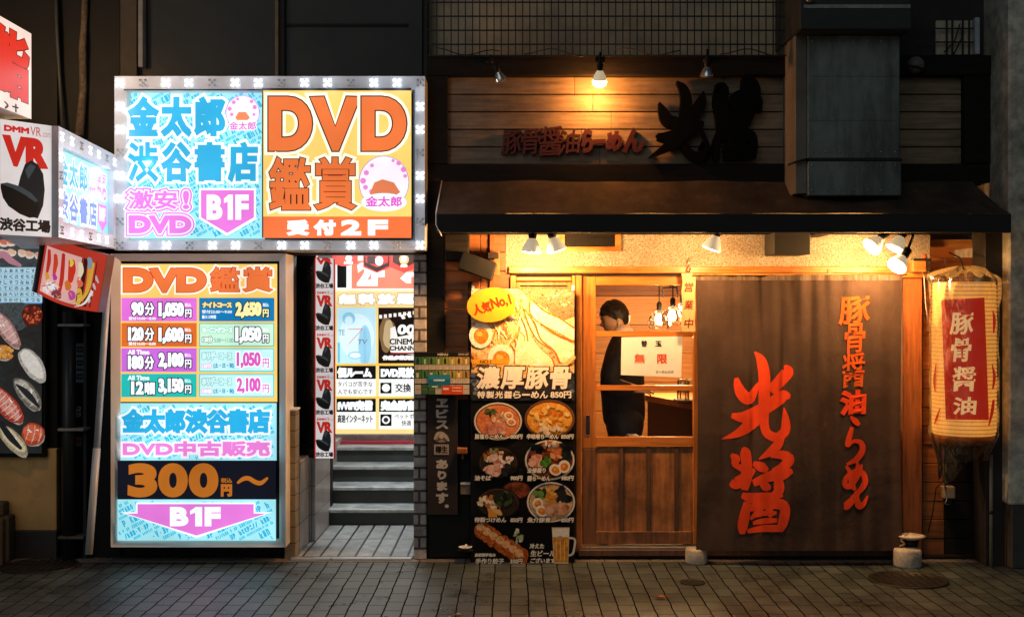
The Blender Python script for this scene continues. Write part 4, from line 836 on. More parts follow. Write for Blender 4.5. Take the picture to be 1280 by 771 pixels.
# stucco band and timber framing under the awning
b = MB(); b.box(X(632), X(1162), -.012, .12, Z(341), Z(229) - .002, m_stucco, .002); b.build('stucco_band', rs)
b = MB()
frame_boxes(b, (699, 287, 776, 314), (706, 290, 769, 308.5), -.03, .03, m_frame); b.build('vent_frame', rs)
b = MB(); b.boxp(706, 290, 769, 308.5, -.014, .01, m_black)
for k in range(7): b.boxp(706, 291 + k * 2.6, 769, 291.9 + k * 2.6, -.02, .008, m_soot, 0)
for k in range(22): b.boxp(707 + k * 2.9, 290, 707.6 + k * 2.9, 308.5, -.023, .002, m_soot, 0)
b.build('vent_grille', rs)
b = MB(); b.boxp(636, 333, 1150, 341.5, -.05, .16, m_frame, .004); b.boxp(640, 341.8, 1128, 344, -.035, .1, m_soot, .001)
for px in (1035, ): b.boxp(px, 336, px + 6, 342, -.056, .01, m_frame, .001)
b.build('header_beam', rs)
b = MB(); b.boxp(720, 344.3, 727, 690, -.045, .16, m_framez, .003); b.build('door_jamb', rs)
b = MB(); b.boxp(638, 344.3, 645, 690, -.04, .1, m_framez, .003); b.boxp(715, 344.3, 719.5, 690, -.04, .1, m_framez, .003); b.boxp(645.3, 346, 714.6, 351, -.03, .08, m_frame, .003); b.boxp(645.3, 351.2, 714.6, 420, .0, .04, m_framez, .002); b.boxp(650, 356.5, 709, 358.3, -.004, .03, m_soot, .001); b.boxp(645.3, 420, 714.6, 690, .004, .04, m_soot, .002); b.build('side_panel', rs)
# left siding
b = MB()
for k in range(17):
    y0 = 292 + k * 23.6
    b.box(X(555), X(600), -.005 - random.random() * .01, .06, Z(y0 + 23), Z(y0), m_side, .003)
    b.box(X(600) + .002, X(637.6), .0 - random.random() * .01, .06, Z(y0 + 23), Z(y0), m_side, .003)
b.build('left_siding', rs)
b = MB(); b.boxp(585, 352, 590, 690, -.05, .05, m_soot, .003); b.boxp(612, 292, 618, 440, -.03, .04, m_post, .003); b.build('siding_batten', rs)
# right post and siding
b = MB(); b.boxp(1128.5, 330, 1153, 690, -.08, .2, m_post, .005); b.build('right_post', rs)
b = MB(); b.boxp(1129, 341, 1160, 347, -.1, .02, m_frame, .003); b.build('post_cap', rs)
b = MB()
for k in range(16):
    y0 = 322 + k * 23.4; b.box(X(1153) + .001, X(1180), .0 - random.random() * .012, .06, Z(y0 + 22.6), Z(y0), m_side, .003); b.box(X(1180) + .002, X(1258), .001 - random.random() * .012, .06, Z(y0 + 22.6), Z(y0), m_soot if k > 1 else m_side, .003)
b.build('right_siding', rs)
b = MB(); b.box(X(1213), X(1262), -.25, -.03, 0, Z(292), M('dark_side_panel', (.016, .014, .012), .7), .004); b.build('dark_panel', rs)
b = MB(); b.box(X(556), X(722), -.03, .2, .001, Z(690) - .001, m_soot, .004); b.box(X(722), X(1240), -.06, .3, .001, Z(692), m_soot, .004); b.build('base_beam', rs)
b = MB(); b.box(X(722), X(1128), -.075, .12, Z(692) + .0005, Z(684), m_doordark, .004); b.box(X(727), X(868), -.05, .05, Z(684) + .0005, Z(681.5), m_steel, .001); b.build('threshold', rs)
# sliding door
Yd = -.0
dm = (lambda x0, y0, x1, y1, mm, yo=0, dp=.035, bv=.003: b.boxp(x0, y0, x1, y1, Yd + yo, dp, mm, bv))
m_dst = wood('door_stile_timber', (.54, .185, .033), 'z', .35, .3, .05, .15, 3); m_drl = wood('door_rail_timber', (.54, .185, .033), 'x', .35, .3, .05, .1, 3)
m_dlow = wood('dark_door_stile', (.24, .1, .04), 'z', .4, .4, .05, .8, 3)
b = MB(); dm(728, 345, 744.5, 560, m_dst); dm(728, 560.3, 744.5, 680, m_dlow, .0); dm(866.5, 345, 884, 680, m_dst, .001); door = b.build('sliding_door', rs)
for y0, y1, mm in ((345, 356.5, m_drl), (413.8, 420.6, m_drl), (481.5, 488, m_drl), (545.8, 558.5, m_drl), (664, 680, m_dlow)): b = MB(); dm(744.6, y0, 866.4, y1, mm, .003); b.build('rail', door)
b = MB(); dm(744.6, 558.8, 866.4, 663.8, m_door, .02, .01, 0); b.build('lower_panel', door)
for px in (774, 808, 843): b = MB(); dm(px, 558.8, px + 5.5, 663.8, m_doordark, .008, .02, .002); b.build('batten', door)
b = MB(); dm(744.6, 356.6, 866.4, 545.6, glassy('door_glass', .03), .022, .003, 0); b.build('glass', door)
b = MB(); pts = []
for (cx_, cy_, a0) in ((734.6, 521, 180), (734.6, 541.5, 0)):
    for k in range(9): a = math.radians(a0 + k * 22.5); pts.append(W(cx_ + 2.6 * math.cos(a), cy_ + 2.6 * math.sin(a), Yd - .003))
b.prism(pts, (0, .002, 0), M('handle_recess', (.05, .045, .04), .4, .4)); 
g_ = []
for (cx_, cy_, a0) in ((734.6, 521, 180), (734.6, 541.5, 0)):
    for k in range(9): a = math.radians(a0 + k * 22.5); g_.append(W(cx_ + 2.6 * math.cos(a), cy_ + 2.6 * math.sin(a), Yd - .003))
b.tube(g_ + [g_[0]], .003, m_chrome, 6, False); b.build('handle', door)
# room behind the door
m_in = wood('interior_boards', (.55, .24, .07), 'x', .5, .3, .2); m_ind = wood('dark_interior_timber', (.12, .05, .02), 'x', .5, .3, .1)
b = MB()
for k in range(12): b.box(-.6, 3.6, 2.6, 2.66, .25 * k, .25 * k + .246, m_in if k != 7 else wood('red_brown_board', (.24, .085, .03), 'x'), .002)
b.box(-.65, -.6, .1, 2.6, 0, 3, m_in); b.box(3.6, 3.65, .1, 2.6, 0, 3, m_in); b.box(-.65, 3.65, .13, 2.66, 2.05, 2.1, m_in); b.box(-.6, 3.6, .125, 2.6, -.02, .02, m_ind); b.build('interior_room', rs)
# ------------------------------------------------------------------ lamps of the ramen shop
WARM = (1.0, .5, .17)
m_bulb_back = bulb_glow('lit_bulb_back', (1, .75, .42), .4); m_bulb_face = bulb_glow('lit_bulb_face', (1, .6, .25), 14)
m_bulb_dead = M('silvered_bulb', (.72, .7, .66), .15, .9, .1, 30, bump=0); m_bulb_dead_face = M('unlit_bulb_face', (.35, .33, .3), .15, .3, bump=0)
_lampmesh = {}
def flood_lamp(label, loc, dr, lit, energy, arm_to, colour=WARM, cat='lamp', scale=1.0):
    """reflector bulb in a black holder; loc = centre of the bulb's face, dr = where it points"""
    d = Vector(dr).normalized(); t = thing('flood_lamp', label, cat, loc, 'reflector flood lamps of the ramen shop')
    q = d.to_track_quat('-Z', 'Y').to_matrix()
    pr = [(.018, .105), (.022, .085), (.034, .07), (.052, .035), (.061, .012), (.062, 0)]
    def rotated(mb):
        for v in mb.bm.verts: v.co = q @ (v.co * scale)
        return mb
    b = MB(); b.lathe(pr, m_bulb_back if lit else m_bulb_dead, seg=28, caps=False); rotated(b).build('bulb', t, local=True)
    b = MB(); b.lathe([(.0615, .0), (.05, -.006), (.02, -.009), (.001, -.0095)] if colour == WARM else [(.062, 0), (.066, -.022), (.056, -.048), (.03, -.066), (.001, -.072)], m_bulb_face if lit else m_bulb_dead_face, seg=28, caps=False); rotated(b).build('lens', t, local=True)  # sign lamp gets a deeper glowing dome that stands in for its glare
    b = MB(); b.lathe([(.024, .085), (.027, .1), (.027, .155), (.016, .165)], m_black, seg=18); rotated(b)
    b.tube([q @ Vector((0, 0, .15)) * scale, (q @ Vector((0, 0, .19)) * scale + (Vector(arm_to) - Vector(loc)) * .3) / 1, Vector(arm_to) - Vector(loc)], .008, m_black, 8); b.lathe([(.03, -.012), (.03, .012)], m_black, Vector(arm_to) - Vector(loc), 16); b.build('holder', t, local=True)
    if lit:
        l = bpy.data.lights.new('flood_light', 'POINT'); l.energy = energy * 1.65; l.color = colour; l.shadow_soft_size = .04
        lo = bpy.data.objects.new('flood_light', l); COL.objects.link(lo); lo.parent = t; lo.location = d * (.085 if colour != WARM else .045); lo.rotation_euler = d.to_track_quat('-Z', 'Y').to_euler()
    return t
Yu = -.2
flood_lamp('unlit silver reflector lamp above the left end of the plank sign board', W(626, 101, Yu), (.35, .3, -1), False, 0, W(612, 78, -.07), scale=.68)
flood_lamp('lit bare reflector lamp glowing over the middle of the plank sign board', W(749.5, 100, Yu), (0, .42, -1), True, 11, W(750, 78, -.07), (1, .36, .07), scale=.72)
flood_lamp('unlit brassy reflector lamp above the black brush letters on the sign board', W(883.5, 96, Yu), (0, .15, -1), False, 0, W(884, 76, -.07), scale=.72)
Yl = -.45; zt_ = zc + .03
flood_lamp('left lamp of the lit pair under the awning above the ramen poster', W(664, 315, Yl), (-.08, .06, -1), True, 30, (W(664, 0, Yl).x, -.42, zt_ + .01))
flood_lamp('right lamp of the lit pair under the awning, tilted to the right', W(696, 313, Yl), (.3, .12, -.9), True, 20, (W(682, 0, Yl).x, -.42, zt_ + .01))
flood_lamp('single lit lamp under the awning between the wooden open tag and the curtain', W(889, 311, Yl), (-.32, .12, -.92), True, 19, (W(902, 0, Yl).x, -.42, zt_ + .01))
flood_lamp('upper left lamp of the bright cluster above the right end of the curtain', W(1089, 309, -.42), (-.75, -.3, -.65), True, 15, (W(1110, 0, Yl).x, -.3, zt_ + .01))
flood_lamp('middle lamp of the bright cluster, tucked under the awning behind the lowest one', W(1119, 311, -.34), (-.45, -.1, -.85), True, 12, (W(1130, 0, Yl).x, -.22, zt_ + .01))
flood_lamp('lowest and brightest lamp of the cluster beside the wooden post', W(1121, 333, -.44), (-.6, -.45, -.7), True, 15, (W(1146, 0, Yl).x, -.26, zt_ + .01))

# ------------------------------------------------------------------ above the awning
b = MB(); m_bar = M('dark_grille_bar', (.014, .016, .018), .5, .3)
yg = -.1
for k in range(52): x = X(537 + k * 8.95, yg); b.box(x - .0035, x + .0035, yg, yg + .008, Z(71, yg), Z(-40, yg), m_bar, 0)
for py in (-14, 3.5, 21, 38.5, 56, 70): b.box(X(535, yg), X(996, yg), yg - .008, yg - .0005, Z(py, yg) - .0045, Z(py, yg) + .0045, m_bar, 0)
tag(settle(b.build('window_grille'), W(766, 71, yg)), 'wide dark metal grille of thin bars before the buff wall above the sign board', 'grille')
b = MB()
for x0 in (545, 655, 770, 900):
    b.tube([W(x0 + k * 10, 64 + 4 * math.sin(k * .9 + x0), -.13) - Vector((0, 0, .002 * k % 3)) for k in range(9)], .004, m_steel_dark, 5)
tag(settle(b.build('cable_run'), W(766, 66, -.13)), 'loose thin cables lying along the foot of the metal grille', 'cable', kind=None)
du = thing('ventilation_duct', 'large grey sheet metal duct standing on the awning beside the black letters', 'duct', W(1068, 245, -.2))
m_duct = M('galvanised_sheet', (.2, .235, .22), .5, .35, .2, 5, bump=.06, grime=.8, gscale=3.2, gstretch=(1.6, 1, .35), dark=(.028, .034, .032)); m_ductl = M('dirty_duct_side', (.25, .22, .17), .7, .1, .3, 8, bump=.1, grime=.6, gscale=4)
Yd_ = -.36
b = MB(); xa, xb = X(1009.5, Yd_), X(1125, Yd_); b.box(xa, xb, Yd_, .2, Z(198.5, Yd_), Z(44, Yd_), m_duct, .006); b.build('upper_casing', du)
b = MB(); b.box(xa - .001, xb + .008, Yd_ - .008, -.02, Z(245, Yd_), Z(201, Yd_), m_duct, .006); b.build('lower_casing', du)
b = MB(); b.box(xa - .075, xa - .002, -.352, .2, Z(243, -.3), Z(40, -.3), m_ductl, .004); b.build('side_flange', du)
b = MB()
for yy in (199.8, 42): b.box(xa - .012, xb + .012, Yd_ - .014, .1, Z(yy + 1.6, Yd_), Z(yy - 1.6, Yd_), m_steel_dark, .003)
b.tube([W(985, 206, Yd_), W(996, 202, Yd_ - .02), W(1010, 199, Yd_ - .02)], .008, m_steel_dark, 6)
for yy in (95, 150): b.box(xa + .01, xb - .01, Yd_ - .0035, Yd_ - .001, Z(yy + .6, Yd_), Z(yy - .6, Yd_), m_duct, 0)
b.build('joint_band', du)
b = MB()
for yy in (52, 190, 207, 238):
    for k in range(7):
        xx = xa + .03 + k * (xb - xa - .06) / 6; b.lathe([(.007, .0), (.006, -.004), (.001, -.005)], m_steel, (xx, Yd_ - (.009 if yy > 200 else .001), Z(yy, Yd_)), 8, False, 'y')
b.build('rivet_row', du)
b = MB(); b.box(X(990, -.3), X(1140, -.5), -.5, .2, Z(38, -.5), Z(-40, -.5), M('dark_hood', (.03, .033, .032), .5, .2, .2, 5), .01); b.box(X(1005, -.5), X(1138, -.5), -.506, -.501, Z(11, -.5), Z(6, -.5), m_steel, .002); b.build('hood', du)
b = MB(); b.boxp(986, 70, 988.5, 103, -.13, .03, m_steel, .002); b.boxp(990, 70, 992, 103, -.12, .03, m_steel, .002); tag(settle(b.build('steel_rail'), W(989, 103, -.12)), 'short pair of bright steel rails hanging left of the ventilation duct', 'rail')
b = MB(); b.boxp(993, -40, 1001, 42, -.2, .2, m_ductl, .003); b.lathe([(.001, 0), (.028, .01), (.03, .05), (.02, .06)], m_steel, W(1013, 4, -.52) + Vector((0, 0, 0)), 12); tag(settle(b.build('corner_upright'), W(997, 40, 0)), 'grey painted upright beside the grille with a small steel cap', 'post')
rdw = thing('right_upper_wall', 'dark weathered wall area right of the duct above the awning end', 'wall', (X(1190), .1, 2.5))
b = MB(); b.box(X(1127, .0), X(1262, .0), .055, .24, Z(72.2), Z(-40), M('sooty_wall', (.03, .028, .025), .85, grime=.5), 0); b.build('wall_face', rdw)
dsh = thing('round_vent', 'round grey vent cap on the dark wall right of the duct', 'vent', W(1144, 82, -.12))
b = MB(); b.lathe([(.052, .02), (.055, -.02), (.04, -.045), (.001, -.055)], M('vent_plastic', (.17, .17, .15), .5, grime=.5), W(1144, 82, -.1), 24, False, 'y'); b.build('cap', dsh)
b = MB(); b.tube([W(1135, 82, -.16), W(1148, 84, -.165), W(1153, 87, -.16)], .006, m_black, 6); b.build('cord', dsh)
sw = thing('small_window', 'small barred window with a pale pane at the top right', 'window', W(1196, 68, .0))
b = MB(); b.boxp(1170, 26, 1224, 70, .03, .02, M('pale_lit_pane', (.55, .48, .36), .7, 0, .2, 6, bump=0, grime=.4, gscale=5)); b.build('pane', sw)
b = MB()
for px in (1183, 1190, 1203, 1211): b.boxp(px, 24, px + 1.8, 70, .0, .012, m_bar, 0)
for py in (35, 52): b.boxp(1150, py, 1223, py + 2, -.004, .004, m_bar, 0)
b.tube([W(1180, 66, -.01), W(1193, 52, -.01), W(1200, 30, -.01)], .005, m_bar, 5); b.tube([W(1192, 68, -.01), W(1202, 48, -.01), W(1203, 28, -.01)], .005, m_bar, 5); b.build('bars', sw)
b = MB(); b.boxp(1219, 22, 1225, 68, -.03, .05, M('bluish_frame', (.4, .45, .5), .4)); b.boxp(1168, 68.3, 1226, 72, -.03, .06, m_soot); b.build('frame', sw)
cp = thing('concrete_pillar', 'stained pale concrete pillar at the right edge of the picture', 'pillar', (X(1272, -.3), 0, 0))
b = MB(); b.box(X(1261, -.35), 3.9, -.35, .6, Z(631, -.35), 4.3, m_conc, .012); b.build('shaft', cp)
b = MB(); b.box(X(1264, -.34), 3.9, -.34, .6, 0, Z(631.5, -.35), M('dark_pillar_base', (.05, .05, .048), .8, bump=.3), .01); b.build('base', cp)
b = MB(); b.box(X(1253, -.2), X(1260.5, -.3), -.3, .5, 0, 4.2, M('brown_pillar_strip', (.1, .07, .045), .8, grime=.6), .004); b.build('edge_strip', cp)

# ------------------------------------------------------------------ hanging curtain
cu = thing('shop_curtain', 'tall dark brown cloth curtain with large orange brush letters in front of the ramen shop', 'curtain', W(1000, 688, -.2))
def cur(px, py, l):
    v = (py - 343) / 345; u = (px - 870) / 258; y = -.1 - .15 * v
    env = .35 + .9 * math.exp(-((u - .42) / .3) ** 2) * max(0, 1 - v * .9)
    y += 1.7 * env * (.006 * math.sin(u * 46 + 2.2 * v + math.sin(v * 3)) + .004 * math.sin(u * 83 - 3 * v)) + .03 * mnoise.noise((u * 3.2 + v, v * 1.6, 1.3)) + .008 * mnoise.noise((u * 9 + v * 3, v * 5 - u * 3, 7.7)) + .016 * math.sin(u * 5 + 1 + v)
    pull = 2.2 * math.sin(v * math.pi) * (1 if u > .5 else -1) * -abs(u - .5) * 2
    p = W(px + pull, py, y); p.y -= l; return p
mc, tcu, pcu = newmat('curtain_cloth')
mc = M('curtain_cloth', (.055, .034, .026), .85, 0, .25, 5, (1, 1, 1), .3, grime=.5, gscale=2.2, dark=(.04, .026, .02), spec=.2, dist=.02)
b = MB(); b.sheet(lambda u, v: cur(870 + 258 * u, 343 + 345 * v, 0), 150, 90, mc); b.build('cloth', cu)
b = MB(); b.sheet(lambda u, v: cur(870 + 258 * u, 343.5 + 7 * v, .003), 120, 2, M('curtain_hem', (.1, .07, .05), .9, var=.6, scale=60, stretch=(1, .1, .1))); b.build('hem', cu)
b = MB(); b.tube([W(866, 343, -.1), W(1133, 343, -.1)], .007, m_framez, 8); b.build('rod', cu)
m_or = M('orange_dye', (.75, .062, .014), .8, 0, .15, 8, bump=0, spec=.2); m_or2 = M('pale_orange_dye', (.5, .085, .015), .8, 0, .15, 8, bump=0, spec=.2)
g = G(cur); g.base = .002; g.STEP = .0012
def tq(pts): return [(x / 2.967 + 890, y / 2.967 + 420, wd / 2.967) for x, y, wd in pts]
for st in ([(156, 58, 6), (180, 90, 36), (191, 140, 44), (192, 200, 44), (190, 270, 40), (192, 330, 34), (205, 362, 34), (240, 374, 34), (270, 350, 36), (272, 310, 30), (266, 265, 4)],
           [(86, 154, 16), (93, 185, 34), (108, 215, 44), (135, 232, 40), (165, 185, 18), (180, 170, 14)], [(268, 108, 8), (280, 130, 44), (252, 165, 44), (215, 205, 40)],
           [(290, 224, 14), (262, 222, 46), (220, 250, 48), (160, 285, 50), (110, 300, 40), (68, 294, 18)], [(190, 270, 44), (150, 315, 50), (95, 358, 32), (32, 381, 3)],
           [(112, 412, 12), (120, 432, 40), (126, 480, 40), (124, 530, 42), (118, 570, 26)], [(66, 438, 12), (84, 455, 34), (80, 475, 20), (110, 490, 26)], [(66, 538, 20), (86, 545, 44), (130, 516, 36), (155, 492, 14)],
           [(255, 372, 30), (240, 405, 36), (205, 435, 26), (172, 455, 5)], [(215, 440, 20), (258, 440, 34), (285, 455, 40), (262, 485, 36), (225, 500, 22)], [(150, 470, 16), (180, 484, 36), (205, 498, 16)], [(298, 498, 16), (262, 510, 44), (210, 520, 38), (150, 545, 26)],
           [(232, 490, 30), (244, 530, 34), (246, 570, 40), (222, 588, 14)], [(176, 540, 16), (200, 560, 34), (206, 572, 16)], [(108, 588, 20), (150, 600, 40), (210, 596, 36), (262, 588, 14)],
           [(128, 614, 24), (120, 660, 38), (112, 705, 38), (112, 733, 18)], [(120, 640, 26), (190, 626, 32), (250, 622, 40), (270, 642, 38), (262, 690, 38), (248, 722, 24)],
           [(182, 604, 26), (172, 645, 28), (140, 678, 10)], [(214, 604, 22), (212, 650, 26), (222, 668, 18)], [(150, 668, 12), (195, 655, 20), (238, 655, 14)], [(150, 692, 14), (195, 684, 22), (240, 682, 16)], [(130, 722, 16), (190, 712, 26), (255, 712, 26)]):
    g.stroke(tq(st), m_or, 6, across=4)
def small(ch, x0, y0, x1, y1, m, bold=1.3): g.text(ch, x0, y0, x1, y1, m, bold, slant=.1, rot=.06)
small('豚', 1049, 370, 1088, 405, m_or2, .9); small('骨', 1056, 404, 1082, 441, m_or2, .6); small('醤', 1053, 441, 1082, 484, m_or2, .6); small('油', 1051, 487, 1084, 518, m_or, 1.8)
g.stroke([(1064, 520, 1.5), (1070, 526, 5), (1075, 531, 3)], m_or, across=2, widen=1.5); g.stroke([(1066, 533, 3), (1063, 544, 4.5), (1060, 556, 4), (1068, 551, 3), (1077, 553, 4.5), (1079, 562, 5), (1072, 573, 5), (1059, 580, 2)], m_or, across=2, widen=1.5)
g.stroke([(1071, 553 + 20, 1), (1073, 584, 4), (1070, 594, 5), (1066, 600, 1.5)], m_or, across=2, widen=1.5); g.stroke([(1058, 582, 2), (1063, 590, 4), (1066, 606, 5), (1070, 612, 2)], m_or, across=2, widen=1.5)
g.stroke([(1078, 580, 2), (1074, 592, 4), (1064, 606, 5), (1057, 606, 4.5), (1058, 597, 4), (1068, 589, 4), (1079, 591, 5), (1082, 602, 5), (1076, 612, 4.5), (1068, 616, 2)], m_or, across=2, widen=1.5)
g.stroke([(1076, 611, 2), (1070, 620, 5), (1058, 632, 6.5), (1055, 633, 2)], m_or, across=2, widen=1.5); g.stroke([(1062, 626, 3), (1069, 619, 4), (1072, 626, 5), (1074, 632, 5.5), (1080, 629, 4), (1085, 619, 1.5)], m_or, across=2, widen=1.5)
g.done('lettering', cu)
m_wt = M('cement_weight', (.55, .5, .42), .85, 0, .3, 25, bump=.4, grime=.6, gscale=14, dark=(.07, .06, .05)); m_rope = M('old_rope', (.35, .22, .14), .8, 0, .4, 80, bump=.3)
def weight(px, py, r, h, label, dish):
    z = F * CZ / (py - CY); y = z - D + r; c = Vector(((px - CX) / F * z, y, 0)); t = thing('curtain_weight', label, 'weight', c, 'cement weights holding the curtain')
    b = MB(); b.lathe([(r * .94, 0), (r, .012), (r, h - .014), (r * .93, h), (r * .3, h + .003), (.001, h + .004)], m_wt, c, 30); b.build('block', t)
    b = MB(); k = c + Vector((0 if not dish else -r * .55, 0, h)); b.tube([k + Vector((.018 * math.sin(a * .7) + .004 * a, .01 * math.cos(a), .012 + .006 * a)) for a in range(9)] + [k + Vector((.04, 0, .055)), k + Vector((.02, -.01, .07)), k + Vector((.035, 0, .085)), k + Vector((.055, .01, .07))], .006, m_rope, 7); b.build('rope_hook', t)
    if dish:
        b = MB(); b.lathe([(.04, h + .005), (.048, h + .045)], m_black, c + Vector((.035, .04, 0)), 24); b.lathe([(.03, h + .046), (.086, h + .066), (.092, h + .074), (.07, h + .079), (.012, h + .082), (.01, h + .09), (.001, h + .092)], M('pale_dish', (.6, .56, .47), .5), c + Vector((.035, .04, 0)), 30); b.build('lid', t)
weight(872.5, 706.5, .071, .098, 'round cement weight with a rope hook at the curtain\'s left foot beside the door', False)
weight(1140, 711, .087, .115, 'round cement weight with a pale lid on top at the curtain\'s right foot', True)

# ------------------------------------------------------------------ paper lantern in a plastic bag
ln = thing('paper_lantern', 'tall cream paper lantern with red panel wrapped in clear plastic by the wooden post', 'lantern', W(1205, 545, -.32))
lc = W(1205, 445, -.32); LR = .195; sL = S(-.32)
m_lan, t_, p_ = newmat('glowing_paper'); p_.inputs['Base Color'].default_value = (.6, .4, .17, 1); p_.inputs['Emission Color'].default_value = (1, .4, .07, 1); p_.inputs['Roughness'].default_value = .6
nn = nd(t_, 'ShaderNodeTexNoise'); nn.inputs['Scale'].default_value = 3; mr = nd(t_, 'ShaderNodeMapRange'); t_.links.new(nn.outputs['Fac'], mr.inputs[0]); mr.inputs[3].default_value = .4; mr.inputs[4].default_value = .75
tc_ = nd(t_, 'ShaderNodeTexCoord'); sp2 = nd(t_, 'ShaderNodeSeparateXYZ'); t_.links.new(tc_.outputs['Object'], sp2.inputs[0]); mm1 = nd(t_, 'ShaderNodeMath', operation='MULTIPLY'); t_.links.new(sp2.outputs[2], mm1.inputs[0]); mm1.inputs[1].default_value = 2 * math.pi / .0252
mm2 = nd(t_, 'ShaderNodeMath', operation='SINE'); t_.links.new(mm1.outputs[0], mm2.inputs[0]); mm3 = nd(t_, 'ShaderNodeMapRange'); t_.links.new(mm2.outputs[0], mm3.inputs[0]); mm3.inputs[1].default_value = .2; mm3.inputs[2].default_value = 1; mm3.inputs[3].default_value = 1.1; mm3.inputs[4].default_value = .45
mm4 = nd(t_, 'ShaderNodeMath', operation='MULTIPLY'); t_.links.new(mr.outputs[0], mm4.inputs[0]); t_.links.new(mm3.outputs[0], mm4.inputs[1]); t_.links.new(mm4.outputs[0], p_.inputs['Emission Strength'])
prof = []; zt1, zb1_ = lc.z + 92 / sL, lc.z - 97 / sL; nr = 38
for k in range(nr * 2 + 1):
    q = k / (nr * 2); z = zb1_ + (zt1 - zb1_) * q; e = min(q, 1 - q); rr = LR * (1 - .05 * math.exp(-e * 60)); prof.append((rr - (.006 if k % 2 else 0), z - lc.z))
b = MB(); b.lathe(prof, m_lan, lc, 48); b.build('paper_body', ln)
def lan(px, py, l):
    r = LR + .004 + l; dx = (px - CX) / F; a_ = dx * dx + 1; b_ = -2 * (dx * lc.x + lc.y + D); c_ = lc.x ** 2 + (lc.y + D) ** 2 - r * r; dsc = b_ * b_ - 4 * a_ * c_
    tt = (-b_ - math.sqrt(max(dsc, 0))) / (2 * a_); return Vector((tt * dx, tt - D, CZ - (py - CY) / F * tt))
g = G(lan); g.STEP = .001; m_lr = bulb_glow('red_paper', (.42, .018, .006), .6); m_lr.node_tree.nodes['Principled BSDF'].inputs['Base Color'].default_value = (.4, .03, .015, 1); m_lt = bulb_glow('cream_letter', (1, .55, .18), .5)
for i in range(9):
    xa, xb = 1176.5 + i * 6, 1182.5 + i * 6; sh = lambda y: (y - 375) * .038
    l = .0002; g.poly([(xa + sh(375), 375 + (i * -.35)), (xa + sh(525), 524 + i * .1), (xb + sh(525), 524 + i * .1), (xb + sh(375), 375 - (i + 1) * .35)], m_lr, l)
g.n = 6
for ch, y0, y1, xo in (('豚', 390, 418, 0), ('骨', 422, 452, 1), ('醤', 458, 489, 2.5), ('油', 496, 518, 3.5)): g.text(ch, 1188 + xo, y0, 1217 + xo - (ch == '骨') * 4, y1, m_lt, .75, slant=.08)
for (x, pts) in ((1241, [(1241, 388, 1), (1243, 400, 4), (1242, 416, 2)]), (1, [(1240, 455, 1), (1243, 470, 4), (1241, 486, 2)]), (2, [(1242, 500, 3), (1240, 515, 4), (1236, 532, 1.5)]), (3, [(1170, 455, 1), (1168, 475, 3), (1169, 490, 1)]), (4, [(1175, 510, 1), (1171, 522, 3), (1168, 530, 1)])): g.stroke(pts, m_lr)
g.done('printed_panel', ln)
b = MB(); b.lathe([(LR * .9, -.03), (LR * .93, 0), (LR * .93, .025)], m_frame, Vector((lc.x, lc.y, zb1_ - .026)), 36); b.build('bottom_ring', ln)
m_pl = glassy('clear_plastic_bag', .08, (.95, .93, .88), .2)
_t = m_pl.node_tree; _o = _t.nodes['Material Output']; _l = _o.inputs[0].links[0].from_socket; _d = nd(_t, 'ShaderNodeBsdfTranslucent'); _d.inputs[0].default_value = (.7, .6, .45, 1); _d2 = nd(_t, 'ShaderNodeBsdfDiffuse'); _d2.inputs[0].default_value = (.7, .65, .55, 1)
_a = nd(_t, 'ShaderNodeMixShader'); _t.links.new(_d.outputs[0], _a.inputs[1]); _t.links.new(_d2.outputs[0], _a.inputs[2]); _n = nd(_t, 'ShaderNodeTexNoise'); _n.inputs['Scale'].default_value = 16; _n.inputs['Detail'].default_value = 5; _n.inputs['Distortion'].default_value = 2
_r = nd(_t, 'ShaderNodeMapRange'); _t.links.new(_n.outputs['Fac'], _r.inputs[0]); _r.inputs[1].default_value = .5; _r.inputs[2].default_value = .72; _r.inputs[3].default_value = .0; _r.inputs[4].default_value = .3
_m = nd(_t, 'ShaderNodeMixShader'); _t.links.new(_r.outputs[0], _m.inputs[0]); _t.links.new(_l, _m.inputs[1]); _t.links.new(_a.outputs[0], _m.inputs[2]); _t.links.new(_m.outputs[0], _o.inputs[0])
def bag(u, v):
    a = u * 2 * math.pi; r = LR + .012
    z = zt1 + .085 - v * (zt1 - zb1_ + .28)
    if v < .14: k = (v / .14); r = r * (.16 + .84 * math.sin(k * math.pi / 2) ** .7); z = zt1 + .105 - k * .1
    if v > .84: k = (v - .84) / .16; r = r * (1 - .35 * k); z -= k * .05 * math.sin(a * 2 + 1.2) + k * .07 * math.cos(a + math.pi)
    r += .012 * mnoise.noise((math.cos(a) * 3, math.sin(a) * 3, v * 9)) * (1 + 7 * max(0, .18 - v) * 6 + 4 * max(0, v - .8) * 2)
    r = max(r, .02); return Vector((lc.x + r * math.cos(a), lc.y + r * math.sin(a), z))
b = MB(); b.sheet(bag, 72, 60, m_pl); b.build('plastic_cover', ln)
b = MB(); b.tube([Vector((lc.x, lc.y, zt1 + .08)), Vector((lc.x - .01, lc.y + .05, zt1 + .16)), Vector((lc.x, -.06, zt1 + .2))], .005, m_black, 6); b.build('hanger', ln)
lp = bpy.data.lights.new('lantern_glow', 'POINT'); lp.energy = 3; lp.color = (1, .5, .15); lp.shadow_soft_size = .1
lpo = bpy.data.objects.new('lantern_glow', lp); COL.objects.link(lpo); lpo.parent = ln; lpo.location = Vector((-.28, -.12, .45))
bpy.data.objects.remove(lpo)
ob = thing('outlet_box', 'small beige outlet box with cords on the dark siding under the lantern', 'outlet', W(1187, 628, -.06))
b = MB(); b.boxp(1179.5, 608, 1194.5, 623, -.08, .06, M('beige_plastic', (.45, .36, .24), .5, grime=.3), .006); b.boxp(1182, 623.3, 1190, 630, -.07, .045, m_steel_dark, .004); b.build('casing', ob)
